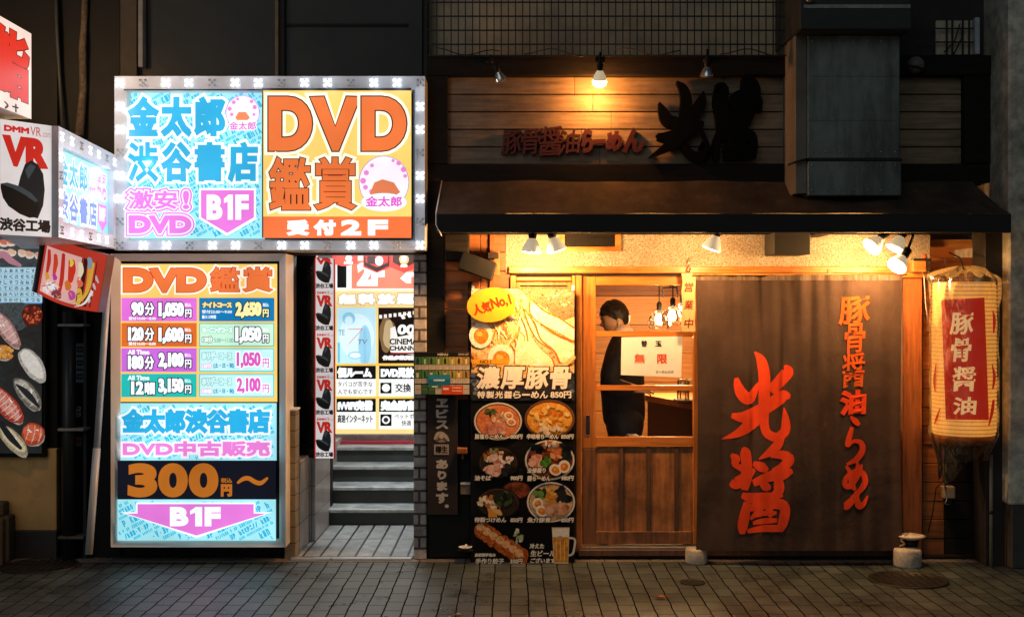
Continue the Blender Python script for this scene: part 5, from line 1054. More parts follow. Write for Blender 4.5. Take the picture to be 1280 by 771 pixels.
b = MB(); b.tube([W(1182, 612, -.085), W(1178, 590, -.09), W(1172, 583, -.1), W(1176, 576, -.1), W(1180, 585, -.1)], .005, m_rope, 6); b.tube([W(1179, 600, -.06), W(1170, 610, -.05), W(1166, 640, -.05), W(1160, 665, -.05)], .004, m_black, 6); b.tube([W(1184, 622, -.08), W(1181, 629, -.085), W(1187, 631, -.085)], .004, m_steel, 6); b.build('cord', ob)
wp = thing('standpipe', 'thin pale pipe standing against the dark panel near the concrete pillar', 'pipe', W(1239, 695, -.28))
b = MB(); x = X(1239, -.28); b.lathe([(.011, 0.0), (.011, Z(568, -.28))], M('grey_green_pipe', (.16, .17, .14), .6, grime=.4), (x, -.28, 0), 12); b.lathe([(.014, Z(640, -.28) - .01), (.014, Z(640, -.28) + .01)], m_steel_dark, (x, -.28, 0), 12); b.build('pipe_run', wp)
b = MB(); b.tube([W(1142, 330, -.1), W(1150, 332, -.11), W(1155, 345, -.1), W(1157, 380, -.06), W(1160, 402, -.05)], .004, m_alu2, 6); b.tube([W(1146, 330, -.1), W(1160, 340, -.08), W(1163, 365, -.04), W(1163, 400, -.03)], .0035, m_alu2, 6); tag(settle(b.build('lamp_cable'), W(1155, 345, -.1)), 'pale cables looping from the lamp cluster down the siding by the post', 'cable')
jb = thing('junction_box', 'brown junction box with a round red knob on the post top beside the lamp cluster', 'box', W(1150, 330, -.14))
b = MB(); b.boxp(1141, 324, 1158, 340, -.16, .07, m_frame, .004); b.boxp(1142, 323, 1164, 326, -.17, .06, m_black, .002); b.build('casing', jb)
b = MB(); b.lathe([(.001, .03), (.014, .026), (.018, .01), (.013, 0)], P('#B45032'), W(1155.5, 323, -.14), 16); b.build('knob', jb)

# ------------------------------------------------------------------ ramen poster
Yq = -.14
po = thing('menu_poster', 'tall ramen menu poster of food photos standing left of the sliding door', 'poster', W(653, 703, Yq))
b = MB(); b.boxp(588, 360.5, 718.5, 703, Yq, .02, m_black, .002); b.build('board', po)
for px in (591, 716.5): b = MB(); b.boxp(px - 1.6, 356.5, px + 1.6, 363, Yq - .008, .03, m_white, .002); b.build('clip', po)
g = G(front(Yq - .002)); f = food
g.rect(588.6, 361, 718, 702.5, P('#14110F', .35)); 
g.rect(589, 361, 717.8, 466, f('#B4682A', '#E0A458', 40, '#F2D6A0')); g.poly([(648, 361), (717.8, 361), (717.8, 396), (704, 401), (690, 398), (676, 386), (662, 374)], f('#4A2C1A', '#7A5436', 90, '#A08060')); 
g.poly([(600, 361), (610, 361), (601, 372), (592, 366)], P('#5078A0'))
for i in range(34): x, y = random.uniform(682, 714), random.uniform(363, 386); g.ell(x, y, 1.6, 1.1, P(random.choice(['#C8A882', '#8C6446', '#E6D2B4'])), 8, random.random() * 3)
def blobpoly(pts, m): g.poly([(min(x, 717.8), min(y, 465.9)) for x, y, *_ in catmull([(*p,) for p in pts] + [pts[0]], 5)][:-1], m)
cream, crust = f('#F4DCA6', '#FFF8E4', 26, '#FBECC8'), f('#A04C10', '#D88A34', 60, '#C06A1C')
for pts in ([(664, 374), (690, 392), (718, 408), (718, 425), (700, 416), (678, 405), (664, 392)], [(655, 385), (668, 400), (690, 418), (718, 432), (718, 452), (700, 452), (688, 436), (672, 424), (662, 406)], [(646, 386), (656, 400), (664, 420), (676, 436), (690, 450), (688, 466), (650, 466), (644, 440), (650, 410)]):
    cxm = sum(p[0] for p in pts) / len(pts); cym = sum(p[1] for p in pts) / len(pts)
    blobpoly([(cxm + (x - cxm) * 1.09, cym + (y - cym) * 1.07) if x < 717 else (718, y + 2 * (1 if y > cym else -1)) for x, y in pts], crust); blobpoly(pts, cream)
for st in ([(664, 374, 2), (680, 388, 2.6), (700, 398, 2), (718, 410, 2.4)], [(656, 387, 2), (668, 404, 2.8), (676, 424, 2), (692, 438, 2.6), (700, 454, 2)], [(646, 388, 2), (656, 408, 2.4), (660, 426, 1.6)], [(676, 404, 1.4), (696, 418, 2), (718, 427, 1.6)]): g.stroke(st, crust)
for i in range(46):
    x, y = random.uniform(618, 652), random.uniform(376, 436); a = random.uniform(-.4, .5); L_ = random.uniform(8, 20); cv = random.uniform(-4, 4)
    g.stroke([(x - a * L_, y - L_ * .6, .9), (x + cv, y, 1.7), (x + a * L_, y + L_ * .6, .9)], P(random.choice(['#F2DCAA', '#E6C080', '#FAEED0', '#D89A50', '#F6E2B4', '#C88038'])))
def egg(cx, cy, rx, ry, rot=0): g.ell(cx, cy, rx, ry, f('#E8DCC4', '#FCF6E8', 30), 30, rot); g.ell(cx + rx * .03, cy + ry * .06, rx * .64, ry * .62, f('#C8641A', '#F0A03C', 90, '#E07F24'), 24, rot, .04); g.ell(cx - rx * .1, cy - ry * .1, rx * .26, ry * .2, P('#F4B45A'), 14, rot, .1)
egg(601, 419, 14.5, 16, .1); egg(626, 448, 16.5, 18, .2)
g.stroke([(590, 441, 3), (596, 450, 5), (592, 458, 4)], f('#B46A28', '#E0A860')); g.stroke([(640, 462, 4), (668, 466, 7), (700, 458, 6), (718, 446, 5)], f('#D8A050', '#F8E0A8', 30))
g.rect(589, 466, 717.8, 500, f('#1A1C20', '#3C4450', 60, '#2A2C30')); g.ell(640, 464, 44, 9, f('#D89A48', '#F4D494', 40), wob=.05)
for i in range(22): x = random.choice([random.uniform(590, 612), random.uniform(696, 716)]); g.ell(x, random.uniform(468, 492), 3.5, 2.5, P(random.choice(['#647896', '#8C9CB4', '#3C465A', '#50648C'])), 10, 0, .2)
g.rect(590, 449, 636, 455, P('#E0A028')); g.text('NO.1', 600, 449.8, 614, 454.2, P('#28180C'), .12)
wl = P('#F4EEE4', .4, .05)
for i, ch in enumerate('濃厚豚骨'): g.text(ch, 596 + i * 30.5, 458, 625 + i * 30.5 - (i == 3) * 3, 486, wl, 1.0, [(1.3, P('#3C2014'))], slant=.1)
for i, ch in enumerate('特製光醤らーめん'): g.text(ch, 596.5 + i * 11.2, 488.5 + (3.2 if ch == 'ー' else 0), 606.5 + i * 11.2, 497.5 - (3.4 if ch == 'ー' else 0), wl, .35, [(.6, P('#201410'))], slant=.1)
g.text('850円', 688, 488.5, 714, 497.5, wl, .4, [(.6, P('#201410'))])
def bowl(cx, cy, rx, ry, rim, soup): g.ell(cx, cy + 1.5, rx * 1.04, ry * 1.03, P('#0A0808')); g.ell(cx, cy, rx, ry, P(rim, .25)); g.ell(cx, cy, rx * .93, ry * .92, P('#5A3A24')); g.ell(cx, cy + .6, rx * .9, ry * .88, soup)
def bits(n, cx, cy, rx, ry, cols, s0=1, s1=3):
    for _ in range(n):
        a, q = random.random() * 6.28, random.random() ** .5; g.ell(cx + rx * q * math.cos(a), cy + ry * q * math.sin(a), random.uniform(s0, s1), random.uniform(s0, s1) * .7, P(random.choice(cols)), 9, random.random() * 3, .15)
bowl(622.5, 526, 30, 23.5, '#DCD2C3', f('#C8683C', '#E89C6A', 30, '#E08450')); bits(10, 613, 516, 8, 4, ['#3C4A2C', '#28341E', '#55643C'], 2, 5); bits(16, 624, 522, 9, 6, ['#E0B488', '#F0CCA0', '#C8906A'], 2, 4); egg(636, 519, 6, 4.6, .3); egg(639, 527, 6, 4.6, .2); bits(22, 621, 536, 11, 7, ['#E0A088', '#F0C4B0', '#C87A64', '#D89078'], 2, 5)
bowl(687, 523, 31.5, 24, '#6E4A34', f('#D2781E', '#F2B448', 45, '#E89A30')); bits(60, 687, 522, 24, 16, ['#F0A83C', '#E08824', '#FAD078', '#C86A18', '#F4BC58', '#FBE2A8'], 2, 5); bits(16, 690, 537, 14, 5, ['#F4E2D0', '#E8C8AC'], 2, 4)
bowl(623, 577, 25, 20, '#1C1A18', f('#241A14', '#3C2C20', 40)); bits(30, 616, 568, 14, 8, ['#8CA050', '#C8B068', '#6E8840', '#E8D8A0', '#C85A28'], 1.5, 3.5); bits(36, 624, 574, 16, 9, ['#F0E0D4', '#E8B8A0', '#D8886C', '#F8EEE4', '#C86A54'], 2, 4); bits(24, 616, 587, 9, 7, ['#E0A490', '#D08C78', '#F0C4B0'], 3, 5); bits(8, 634, 586, 7, 6, ['#141414', '#28282A'], 3, 6)
bowl(687, 574, 31, 25, '#E0D6C8', f('#3C1E12', '#8C4A24', 30, '#6A341A')); bits(10, 670, 566, 6, 12, ['#121414', '#1E2224'], 5, 8); bits(10, 704, 568, 6, 12, ['#121414', '#1E2224'], 5, 8); bits(14, 688, 556, 9, 6, ['#F0DCC0', '#E8A060', '#F8ECD8', '#D87838'], 2, 4); bits(14, 694, 566, 6, 7, ['#D07848', '#B85A30', '#E8A070'], 3, 6); bits(16, 670, 576, 8, 7, ['#E0A088', '#C87A60', '#F0BCA0'], 3, 6); bits(9, 682, 576, 6, 5, ['#3C7828', '#5A9A38'], 3, 5); egg(694, 586, 8, 7, .4); egg(705, 582, 7.5, 8, .2)
bowl(646, 611, 18, 11, '#3C1E18', f('#A0502C', '#6E2E18', 30)); bowl(623, 627, 27, 19, '#161414', f('#1E1814', '#3A2A1E', 40)); bits(40, 612, 628, 13, 9, ['#F0D8A8', '#E8B068', '#FAECD0', '#C8783C'], 2, 5); bits(16, 630, 622, 12, 7, ['#23301C', '#3C5028', '#141818', '#6A8A48'], 3, 6); bits(10, 618, 640, 9, 4, ['#E8A03C', '#F0C070'], 3, 5)
bowl(688.5, 626, 30, 25, '#E8E0D4', f('#C89868', '#E8C898', 30, '#D8B080')); bits(12, 676, 616, 8, 5, ['#3C6428', '#6E9A48', '#243818'], 3, 5); bits(8, 702, 618, 8, 7, ['#141618', '#24282A'], 5, 8); bits(20, 689, 617, 6, 9, ['#E8A83C', '#D08828', '#F8D080'], 2, 4); egg(672, 628, 6.5, 7.5, .3); egg(677, 637, 8, 6.5, .5); bits(22, 696, 635, 14, 8, ['#C88A64', '#E0B090', '#A86A48', '#D09A78'], 3, 6)
for k in range(7): g.ell(603 + k * 8, 661 + k * 5.4, 9.5, 11, f('#8A3A14', '#D8843C', 70, '#B85A22'), 20, .5, .12); g.ell(601 + k * 8, 657 + k * 5.4, 5.5, 5, f('#E09850', '#F8D0A0', 60), 14, .5, .15)
bits(10, 648, 668, 5, 8, ['#B4BE96', '#DCE0C8', '#8CA06E'], 2, 4)
lb = P('#F0EADC', .4, .05); ol = [(.7, P('#14100E'))]
def lab(s, x0, y, x1, h=6.6, sl=.12): g.text(s, x0, y, x1, y + h, lb, .3, ol, slant=sl)
lab('旨塩らーめん', 594, 541, 630); lab('800円', 638, 541.5, 653, 6); lab('辛味噌らーめん', 658, 541, 698); lab('850円', 701, 541.5, 716.5, 6)
lab('油そば', 593.5, 592.5, 614); lab('900円', 638, 593, 653, 6); lab('全部盛り', 659, 583, 682); lab('醤らーめん', 659, 593, 688); lab('980円', 701, 593, 716.5, 6)
lab('特製つけめん', 593.5, 644.5, 633); lab('850円', 638, 645, 653, 6); lab('魚介豚骨', 659, 644.5, 688); lab('850円', 701, 645, 716.5, 6)
lab('自家製手包み', 594, 689, 620, 4.6); lab('手作り餃子', 594.5, 695.5, 630, 7); lab('350円', 637.5, 696, 653, 6.4)
lab('冷えた', 662, 677, 680, 6.5); lab('生ビール', 663, 685.5, 694, 7.6); lab('ございます', 663, 695, 694, 6.4)
g.stroke([(711, 670, 2.6), (718.0, 672, 2.6), (717.5, 682, 2.8), (715, 690, 2.8), (709, 692, 2.4)], P('#D8D2C8', .2)); g.poly([(689.5, 657), (711.5, 657), (709.8, 702), (692, 702)], P('#D8C8AC', .2)); g.poly([(690.5, 668), (710.6, 668), (709, 700), (693, 700)], f('#C8781E', '#EBB04A', 25, '#DC9430')); g.poly([(690.2, 658.5), (711, 658.5), (710.6, 669), (690.5, 669)], P('#F4EEE0')); g.ell(700, 670, 3, 2.6, P('#C8A078'))
for k in range(3): g.rect(694.5 + k * 5, 674, 695.6 + k * 5, 698, P('#F0C878'))
g.done('printed_panel', po)
sb_ = thing('speech_balloon', 'yellow oval balloon sign with red lettering clipped over the poster corner', 'sign', W(612, 385, Yq - .03))
b = MB(); pts = []
ca, sa = math.cos(-.13), math.sin(-.13)
for k in range(48):
    a = k * math.pi / 24; x, y = 30.5 * math.cos(a), 21.5 * math.sin(a)
    if k == 5: x, y = x + 9, y + 3.5
    pts.append((614 + x * ca - y * sa, 381 + x * sa + y * ca))
b.prism([W(x, y, Yq - .04) for x, y in pts], (0, .006, 0), M('yellow_card', (.7, .34, .015), .45, 0, .08, 20, bump=0)); b.build('card', sb_)
g = G(front(Yq - .0415)); rdp = P('#B43214', .4, .05); g.text('人気', 591, 378, 614, 392, rdp, .55, rot=.27); g.text('No,1', 613.5, 370, 639, 385, rdp, .6, rot=.27); g.done('lettering', sb_)

# ------------------------------------------------------------------ drinks board, banner and small things at the shop's left end
mb_ = thing('drinks_menu_board', 'wide laminated drinks menu board fixed across the brick pillar', 'sign', W(552, 493, -.17))
b = MB(); b.boxp(517.5, 440, 588, 493.5, -.17, .012, m_black, .002); b.build('board', mb_)
g = G(front(-.1725)); g.rect(518, 440.5, 587.5, 493, P('#191614', .25)); g.text('MENU', 547, 441.5, 560, 444.5, P('#C8C0B4', .25), .15); g.text('DRINK LIST', 573, 441.5, 586, 444, P('#A09890', .25), .1)
gc = ['#3C6E46', '#467A4B', '#5A8246', '#6E8C46', '#8C9646', '#AA9B4B', '#B9964B', '#A08246']
for r, y0 in ((0, 446), (1, 463)):
    for k in range(8):
        x0 = 518.5 + k * 8.6; g.rect(x0, y0, x0 + 8.2, y0 + 9.5, P(gc[k], .25)); g.rect(x0 + 2 + (k % 2), y0 + 2.5, x0 + 5, y0 + 8.8, P(['#1E2A1C', '#C8C8A0', '#28321E', '#D8D0A8'][(k + r) % 4], .25)); g.rect(x0 + 2.8, y0 + .6, x0 + 4.2, y0 + 2.6, P('#2A2A1E', .25))
        g.rect(x0, y0 + 10, x0 + 8.2, y0 + 16, P('#C3B9AA', .25)); g.rect(x0 + 1, y0 + 11.5, x0 + 7, y0 + 12.1, P('#8C7864', .25)); g.rect(x0 + 1, y0 + 13.4, x0 + 5, y0 + 14, P('#A05A46', .25))
for k in range(8): g.rect(518.5 + k * 8.6, 480.5, 526.5 + k * 8.6, 492.5, P('#BEB4A5' if k != 1 and k != 2 else '#3C6446', .25)); g.rect(519.5 + k * 8.6, 486, 525.5 + k * 8.6, 486.7, P('#8C7864', .25))
g.rect(535, 468, 563, 481.5, P('#1E6E8C', .25)); g.rect(535, 468, 563, 474, P('#2A86A5', .25)); g.rect(542, 474, 556, 476, P('#D2E1E6', .25)); g.rect(552.5, 481.5, 579, 492.8, P('#D24B23', .25)); g.rect(554, 484.5, 561, 487, P('#F0DCD2', .25)); g.rect(565, 483.5, 577, 485, P('#F0B9A0', .25)); g.rect(565, 487.5, 577, 489, P('#F0B9A0', .25)); g.rect(535, 481.5, 552, 484.5, P('#3C7850', .25)); g.rect(540, 482.2, 547, 483.8, P('#DCE6D7', .25))
g.done('printed_panel', mb_)
bn = thing('beer_banner', 'narrow black banner with white vertical lettering under the drinks menu board', 'banner', W(558, 690, -.11))
b = MB(); b.boxp(534, 493.8, 572, 643, -.11, .012, M('black_banner_cloth', (.022, .013, .012), .8, bump=.1), .002); b.build('cloth', bn)
g = G(front(-.1125)); wv = P('#C8BEB4', .6, .1)
for ch, y0, y1 in (('ヱ', 498, 509), ('ビ', 511, 522.5), ('ス', 525, 536)): g.text(ch, 545, y0, 560, y1, wv, .8)
for ch, y0, y1, x0, x1 in (('あ', 574, 586, 545, 560), ('り', 588, 599, 547, 558), ('ま', 601.5, 613, 546, 559), ('す', 615.5, 629, 545, 560), ('。', 630, 634.5, 556, 561)): g.text(ch, x0, y0, x1, y1, wv, .9)
g.ell(552, 547, 8.5, 6, P('#8C8278', .6)); g.stroke([(543, 549, 2), (547, 542, 4), (553, 541, 3), (558, 546, 4), (561, 551, 2)], P('#B4AA9C', .6)); g.stroke([(545, 552, 2), (552, 547, 3), (559, 552, 2)], P('#5A4E48', .6)); g.ell(552, 545, 3, 3, P('#BEB4A5', .6)); g.rect(542.5, 555, 561, 568, P('#A59B8F', .6)); g.text('樽生', 544, 557, 559.5, 566.5, P('#1E1614', .6), .4)
g.done('print', bn)
bx_ = thing('cabinet', 'dark low cabinet behind the black banner at the left end of the ramen shop', 'cabinet', W(560, 697, -.05)); b = MB(); b.boxp(536, 500, 587, 696, -.055, .05, m_black, .004); b.build('carcass', bx_)
b = MB(); b.boxp(571, 560, 584, 567, -.16, .09, m_side, .003); b.boxp(577, 567.3, 580, 574, -.12, .04, m_side, .002); tag(settle(b.build('wooden_bracket'), W(577, 567, -.1)), 'small orange wooden bracket beside the black banner', 'bracket')
b = MB(); b.boxp(575.5, 606, 588, 618, -.12, .06, M('tan_box', (.22, .16, .1), .7), .004); b.boxp(575.5, 603.5, 588, 605.7, -.125, .065, m_alu2, .002); tag(settle(b.build('switch_box'), W(582, 618, -.1)), 'small tan box with a pale top edge below the wooden bracket', 'box')
c = W(582, 683, -.12); b = MB(); b.lathe([(.01, c.z - .004), (.03, c.z - .002), (.046, c.z + .009), (.043, c.z + .009), (.028, c.z + .002), (.001, c.z + .001)], m_white, (c.x, -.16, 0), 24, False); b.lathe([(.008, c.z + .004), (.009, c.z + .02), (.003, c.z + .026)], m_white, (c.x + .004, -.16, 0), 10); b.box(c.x - .05, c.x + .05, -.2, -.055, c.z - .02, c.z - .005, m_soot, .003); tag(settle(b.build('salt_dish'), (c.x, -.16, c.z)), 'little white dish with a heap of salt on a dark ledge beside the poster', 'dish')
sp_ = thing('speaker_box', 'dark box speaker on a bracket under the left end of the awning', 'speaker', W(598, 330, -.2))
b = MB(); c = W(598, 333, -.2); b.box(c.x - .12, c.x + .11, -.28, -.12, c.z - .06, c.z + .06, m_black, .008, Matrix.Rotation(.35, 3, 'Y')); b.build('cabinet', sp_)
b = MB(); b.box(c.x + .06, c.x + .13, -.2, -.02, c.z + .05, c.z + .09, m_soot, .003); b.box(c.x + .1, c.x + .135, -.16, -.1, c.z - .06, c.z + .1, m_post, .003); b.build('bracket', sp_)
b = MB(); b.boxp(556, 292, 586, 326, -.16, .14, m_soot, .006); tag(settle(b.build('meter_box'), W(571, 326, -.1)), 'dark wooden meter box in the corner under the awning left of the speaker', 'box')

# ------------------------------------------------------------------ on and behind the sliding door
nt_ = thing('paper_notice', 'white paper notice with black and orange writing on the door glass', 'notice', W(814, 470, .02))
b = MB(); b.prism([W(777, 421.5, -.004), W(853, 420.2, -.004), W(851.5, 471.5, -.004), W(776, 468.5, -.004)], (0, .002, 0), m_white); b.build('paper', nt_)
g = G(front(-.0055)); bk = P('#1E1A16'); org = P('#D2501E'); g.text('替', 801.5, 425.5, 809, 433.5, bk, .2); g.text('玉', 819, 426, 827, 433, bk, .35); g.text('無', 793, 442, 806, 454, org, .3); g.text('限', 821.5, 442.5, 834, 454.5, org, .35); g.text('らーめんのみ', 820, 462.5, 842, 466.5, P('#8C8C82'), .08, slant=.2); g.done('lettering', nt_)
tg = thing('open_tag', 'wooden open tag with vertical writing hanging from a hook above the door', 'sign', W(861, 344, -.07))
m_tag = wood('pale_tag_wood', (.62, .42, .2), 'z', .5, .2, 0)
b = MB(); L_ = [(852, 341.5), (853.5, 352), (852, 364), (853.2, 380), (852, 396), (852.8, 414.5)]; R_ = [(869.5, 414.5), (868.6, 400), (869.8, 386), (868.8, 368), (869.6, 352), (869, 341.5)]
b.prism([W(x, y, -.075) for x, y in L_ + R_], (0, .016, 0), m_tag); b.build('board', tg)
g = G(front(-.0765)); 
for ch, y in (('営', 353), ('業', 375), ('中', 398)): g.text(ch, 855.5, y, 866.5, y + 12, P('#7A2A1C'), .25, slant=.15)
g.done('lettering', tg)
b = MB(); b.tube([W(861, 343, -.07), W(858.5, 337, -.07), W(861, 331, -.07), W(863, 336, -.07), W(861, 343, -.07)], .004, P('#8C3C28'), 6); b.tube([W(861, 331, -.07), W(861.5, 325, -.055), W(861, 322, -.02)], .004, m_steel, 6); b.build('cord', tg)
# pendant lamps inside
def pendant(px, py, Y, label):
    c = W(px, py, Y); t = thing('pendant_lamp', label, 'lamp', c, 'glass pendant lamps inside the ramen shop')
    b = MB(); b.tube([c + Vector((0, 0, .33)), c + Vector((0, 0, .1))], .005, m_black, 6); b.lathe([(.016, .03), (.02, .06), (.02, .1), (.012, .115)], m_black, c + Vector((0, 0, .03)), 14); b.build('holder', t)
    b = MB(); b.lathe([(.012, .055), (.02, .03), (.026, 0), (.02, -.024), (.001, -.032)], bulb_glow('filament_bulb', (1, .66, .32), 11), c, 18); b.build('bulb', t)
    b = MB(); b.lathe([(.03, .075), (.06, .05), (.088, .0), (.086, -.035), (.07, -.062)], glassy('clear_shade', .16, (1, .97, .92), .06), c, 10, False, smooth=False); b.build('shade', t)
    l = bpy.data.lights.new('pendant_light', 'POINT'); l.energy = 30; l.color = (1, .6, .25); l.shadow_soft_size = .05; lo = bpy.data.objects.new('pendant_light', l); COL.objects.link(lo); lo.parent = t; lo.location = (0, 0, -.07)
pendant(824, 401, 1.3, 'left glass pendant lamp seen through the upper door pane'); pendant(841, 396, 1.15, 'middle glass pendant lamp seen through the upper door pane'); pendant(853, 391, 1.6, 'right glass pendant lamp half hidden by the wooden open tag')
b = MB(); b.tube([W(829, 372, 1.3), W(829, 360, 1.3), W(846, 359, 1.2), W(847, 372, 1.2)], .007, m_black, 6); b.tube([W(838, 359.5, 1.25), W(838, 340, 1.25)], .007, m_black, 6); tag(settle(b.build('lamp_bracket'), W(838, 345, 1.25)), 'thin black bracket holding the glass pendant lamps inside the shop', 'bracket')
ct = thing('counter', 'long wooden counter inside the ramen shop seen through the lower door pane', 'counter', (1.4, 1, .02))
zc_ = .93
b = MB(); b.prism([(X(790, 1.6), 1.6, zc_), (X(890, .25), .25, zc_), (3.3, .25, zc_), (3.3, 1.6, zc_)], (0, 0, .045), m_in); b.build('top', ct)
b = MB(); b.prism([(X(790, 1.6) + .12, 1.58, .021), (X(890, .25) + .12, .27, .021), (3.2, .27, .021), (3.2, 1.58, .021)], (0, 0, zc_ - .023), m_ind); b.build('front', ct)
tr_ = thing('glass_tray', 'dark tray holding upturned drinking glasses on the counter', 'tray', W(858, 500, .6))
ctr = W(857, 0, .6); zt2 = zc_ + .046
b = MB(); b.box(ctr.x - .07, ctr.x + .2, .5, .72, zt2, zt2 + .022, m_ind, .004); b.build('base', tr_)
for i, (dx, dy, lab_) in enumerate(((-.03, 0, 'front left drinking glass upturned on the dark tray'), (.045, .02, 'second drinking glass from the left on the dark tray'), (.0, .08, 'drinking glass at the back of the dark tray'), (.12, .05, 'rightmost drinking glass on the dark tray near the curtain'))):
    cg = Vector((ctr.x + dx, .58 + dy, zt2 + .0225)); t = thing('drinking_glass', lab_, 'glass', cg, 'drinking glasses on the tray')
    b = MB(); b.lathe([(.034, 0), (.035, .01), (.03, .1), (.028, .104), (.001, .104)], glassy('tumbler_glass', .12, (.95, .93, .88), .05), cg, 20, False); b.build('tumbler', t)
    if i < 3: b = MB(); b.lathe([(.034, .03), (.035, .04), (.03, .135), (.028, .14), (.001, .14)], glassy('tumbler_glass', .12, (.95, .93, .88), .05), cg, 20, False); b.build('stacked_tumbler', t)
b = MB(); b.box(X(745, .2), X(866, .2), .13, .28, W(0, 548, .2).z - .03, W(0, 548, .2).z, m_ind, .004); b.box(X(750, .2), X(760, .2), .15, .27, .021, W(0, 548, .2).z - .031, m_ind); b.box(X(850, .2), X(860, .2), .15, .27, .021, W(0, 548, .2).z - .031, m_ind); tag(settle(b.build('ledge_bench'), W(805, 600, .2)), 'dark narrow bench just inside the sliding door', 'bench')
for (xa, xb, k, lab_) in ((783, 806, 0, 'lower pale magazine lying on the bench inside the door'), (785, 797, 1, 'small folded pale paper on top of the magazine inside the door')):
    zz_ = W(0, 548, .2).z + .002 + k * .014; b = MB(); b.box(X(xa, .2), X(xb, .2), .15, .26, zz_, zz_ + .011, m_white if k else M('magazine_paper', (.5, .4, .3), .6), .002, Matrix.Rotation(.08, 3, 'Z')); tag(settle(b.build('magazine'), (X((xa + xb) / 2, .2), .2, zz_)), lab_, 'magazine')
lf = thing('fallen_leaf', 'small dry orange leaf lying on the paving in front of the curtain', 'leaf', (0, 0, 0)); z = F * CZ / (748 - CY); c = Vector(((825 - CX) / F * z, z - D, .006)); lf.location = c
b = MB(); b.face([c + Vector(v) for v in ((-.035, 0, .0), (-.01, -.02, .012), (.035, -.005, .004), (.012, .02, .012))], P('#B4642D', .6)); b.build('blade', lf)
b = MB(); z = F * CZ / (769 - CY); c = Vector(((572 - CX) / F * z, z - D, .004)); b.face([c + Vector(v) for v in ((-.02, 0, 0), (0, -.014, .01), (.024, 0, .002), (.004, .014, .008))], P('#D2B496', .6)); tag(settle(b.build('paper_scrap'), c), 'tiny pale paper scrap on the paving at the bottom edge', 'litter')

# ------------------------------------------------------------------ the man behind the door
YM = .5
def skin_chain(name, verts, edges, parent, mat, sub=2):
    me = bpy.data.meshes.new(name); off = wloc(parent); me.from_pydata([Vector(v[0]) - off for v in verts], edges, []); o = bpy.data.objects.new(name, me); COL.objects.link(o); o.parent = parent
    md = o.modifiers.new('skin', 'SKIN'); md.use_smooth_shade = True
    for i, v in enumerate(verts):
        r = v[1] if isinstance(v[1], tuple) else (v[1], v[1]); sv = me.skin_vertices[0].data[i]; sv.radius = r; sv.use_root = (i == 0)
    s_ = o.modifiers.new('sub', 'SUBSURF'); s_.levels = sub; s_.render_levels = sub
    me2 = bpy.data.meshes.new_from_object(o.evaluated_get(bpy.context.evaluated_depsgraph_get())); o.modifiers.clear(); o.data = me2; me2.materials.clear(); me2.materials.append(mat)
    for p in me2.polygons: p.use_smooth = True
    return o
man = thing('person', 'man in a dark suit with a white earbud standing in profile behind the door', 'person', (X(779, YM), YM, .021))
def w3(px, py, dy=0): return W(px, py, YM + dy)
def wz(px, z, dy=0): return Vector((X(px, YM), YM + dy, z))
m_skin = M('skin', (.8, .52, .37), .5, 0, .08, 20, bump=.02); m_suit = M('dark_suit_cloth', (.016, .019, .019), .6, 0, .3, 9, (1, 1, .5), bump=.9, dist=.02); m_hair = M('black_hair', (.008, .007, .006), .45, 0, .4, 60, (1, 1, .2), bump=.3)
# body core: pelvis, spine, neck, legs, arms with hands
bv = [(wz(780, .93), .09), (wz(780, 1.08), .085), (wz(781, 1.26), .09), (wz(782, 1.41), .06), (wz(779, 1.49), .058), (wz(774, 1.56), .056),
      (wz(780, .86, -.09), .06), (wz(779, .47, -.1), .05), (wz(781, .1, -.1), .04), (wz(768, .065, -.11), .035),
      (wz(782, .86, .09), .06), (wz(784, .47, .1), .05), (wz(790, .1, .1), .04), (wz(777, .065, .11), .035),
      (wz(783, 1.37, -.17), .045), (w3(759, 475, -.23), .04), (w3(798, 487, -.26), .03),
      (wz(784, 1.37, .17), .055), (wz(774, 1.12, .22), .042), (wz(762, .95, .16), .03)]
be = [(0, 1), (1, 2), (2, 3), (3, 4), (4, 5), (0, 6), (6, 7), (7, 8), (8, 9), (0, 10), (10, 11), (11, 12), (12, 13), (3, 14), (14, 15), (15, 16), (3, 17), (17, 18), (18, 19)]
body = skin_chain('body', bv, be, man, m_skin)
def head_pt(d):
    f, l, u = d.x, d.y, d.z            # forward, lateral, up (unit)
    x, y, z = f * .098, l * .076, u * .118
    s = max(0, 1 - abs(l) * 1.6)
    gs = lambda u0, wd: math.exp(-((u - u0) / wd) ** 2)
    if f > 0:
        x += f * s * (.020 * gs(-.2, .12) * max(0, 1 - abs(l) * 4) + .012 * gs(-.02, .1) * .0 + .006 * gs(.12, .14) - .010 * gs(.0, .09) + .010 * gs(-.52, .07) + .006 * gs(-.63, .06) - .006 * gs(-.58, .03) + .020 * gs(-.86, .16))
        if u < -.3: x *= .97
    else:
        if u < -.25: x *= 1 - .35 * min(1, (-u - .25) * 1.6)
    if u < -.35: y *= 1 - .45 * min(1, (-u - .35) / .65)
    if u < -.7: z *= .98
    return Vector((x, y, z))
hc = w3(768.5, 398.5); hrot = Matrix.Rotation(math.radians(180 + 8), 3, 'Z') @ Matrix.Rotation(math.radians(10), 3, 'Y')
bm = bmesh.new(); bm.from_mesh(body.data); off = wloc(man)
tmp = bmesh.new(); bmesh.ops.create_uvsphere(tmp, u_segments=56, v_segments=44, radius=1)
for v in tmp.verts: v.co = hrot @ head_pt(v.co.normalized()) + hc - off
mp = {v: bm.verts.new(v.co) for v in tmp.verts}
for f_ in tmp.faces: bm.faces.new([mp[v] for v in f_.verts]).smooth = True
tmp.free()
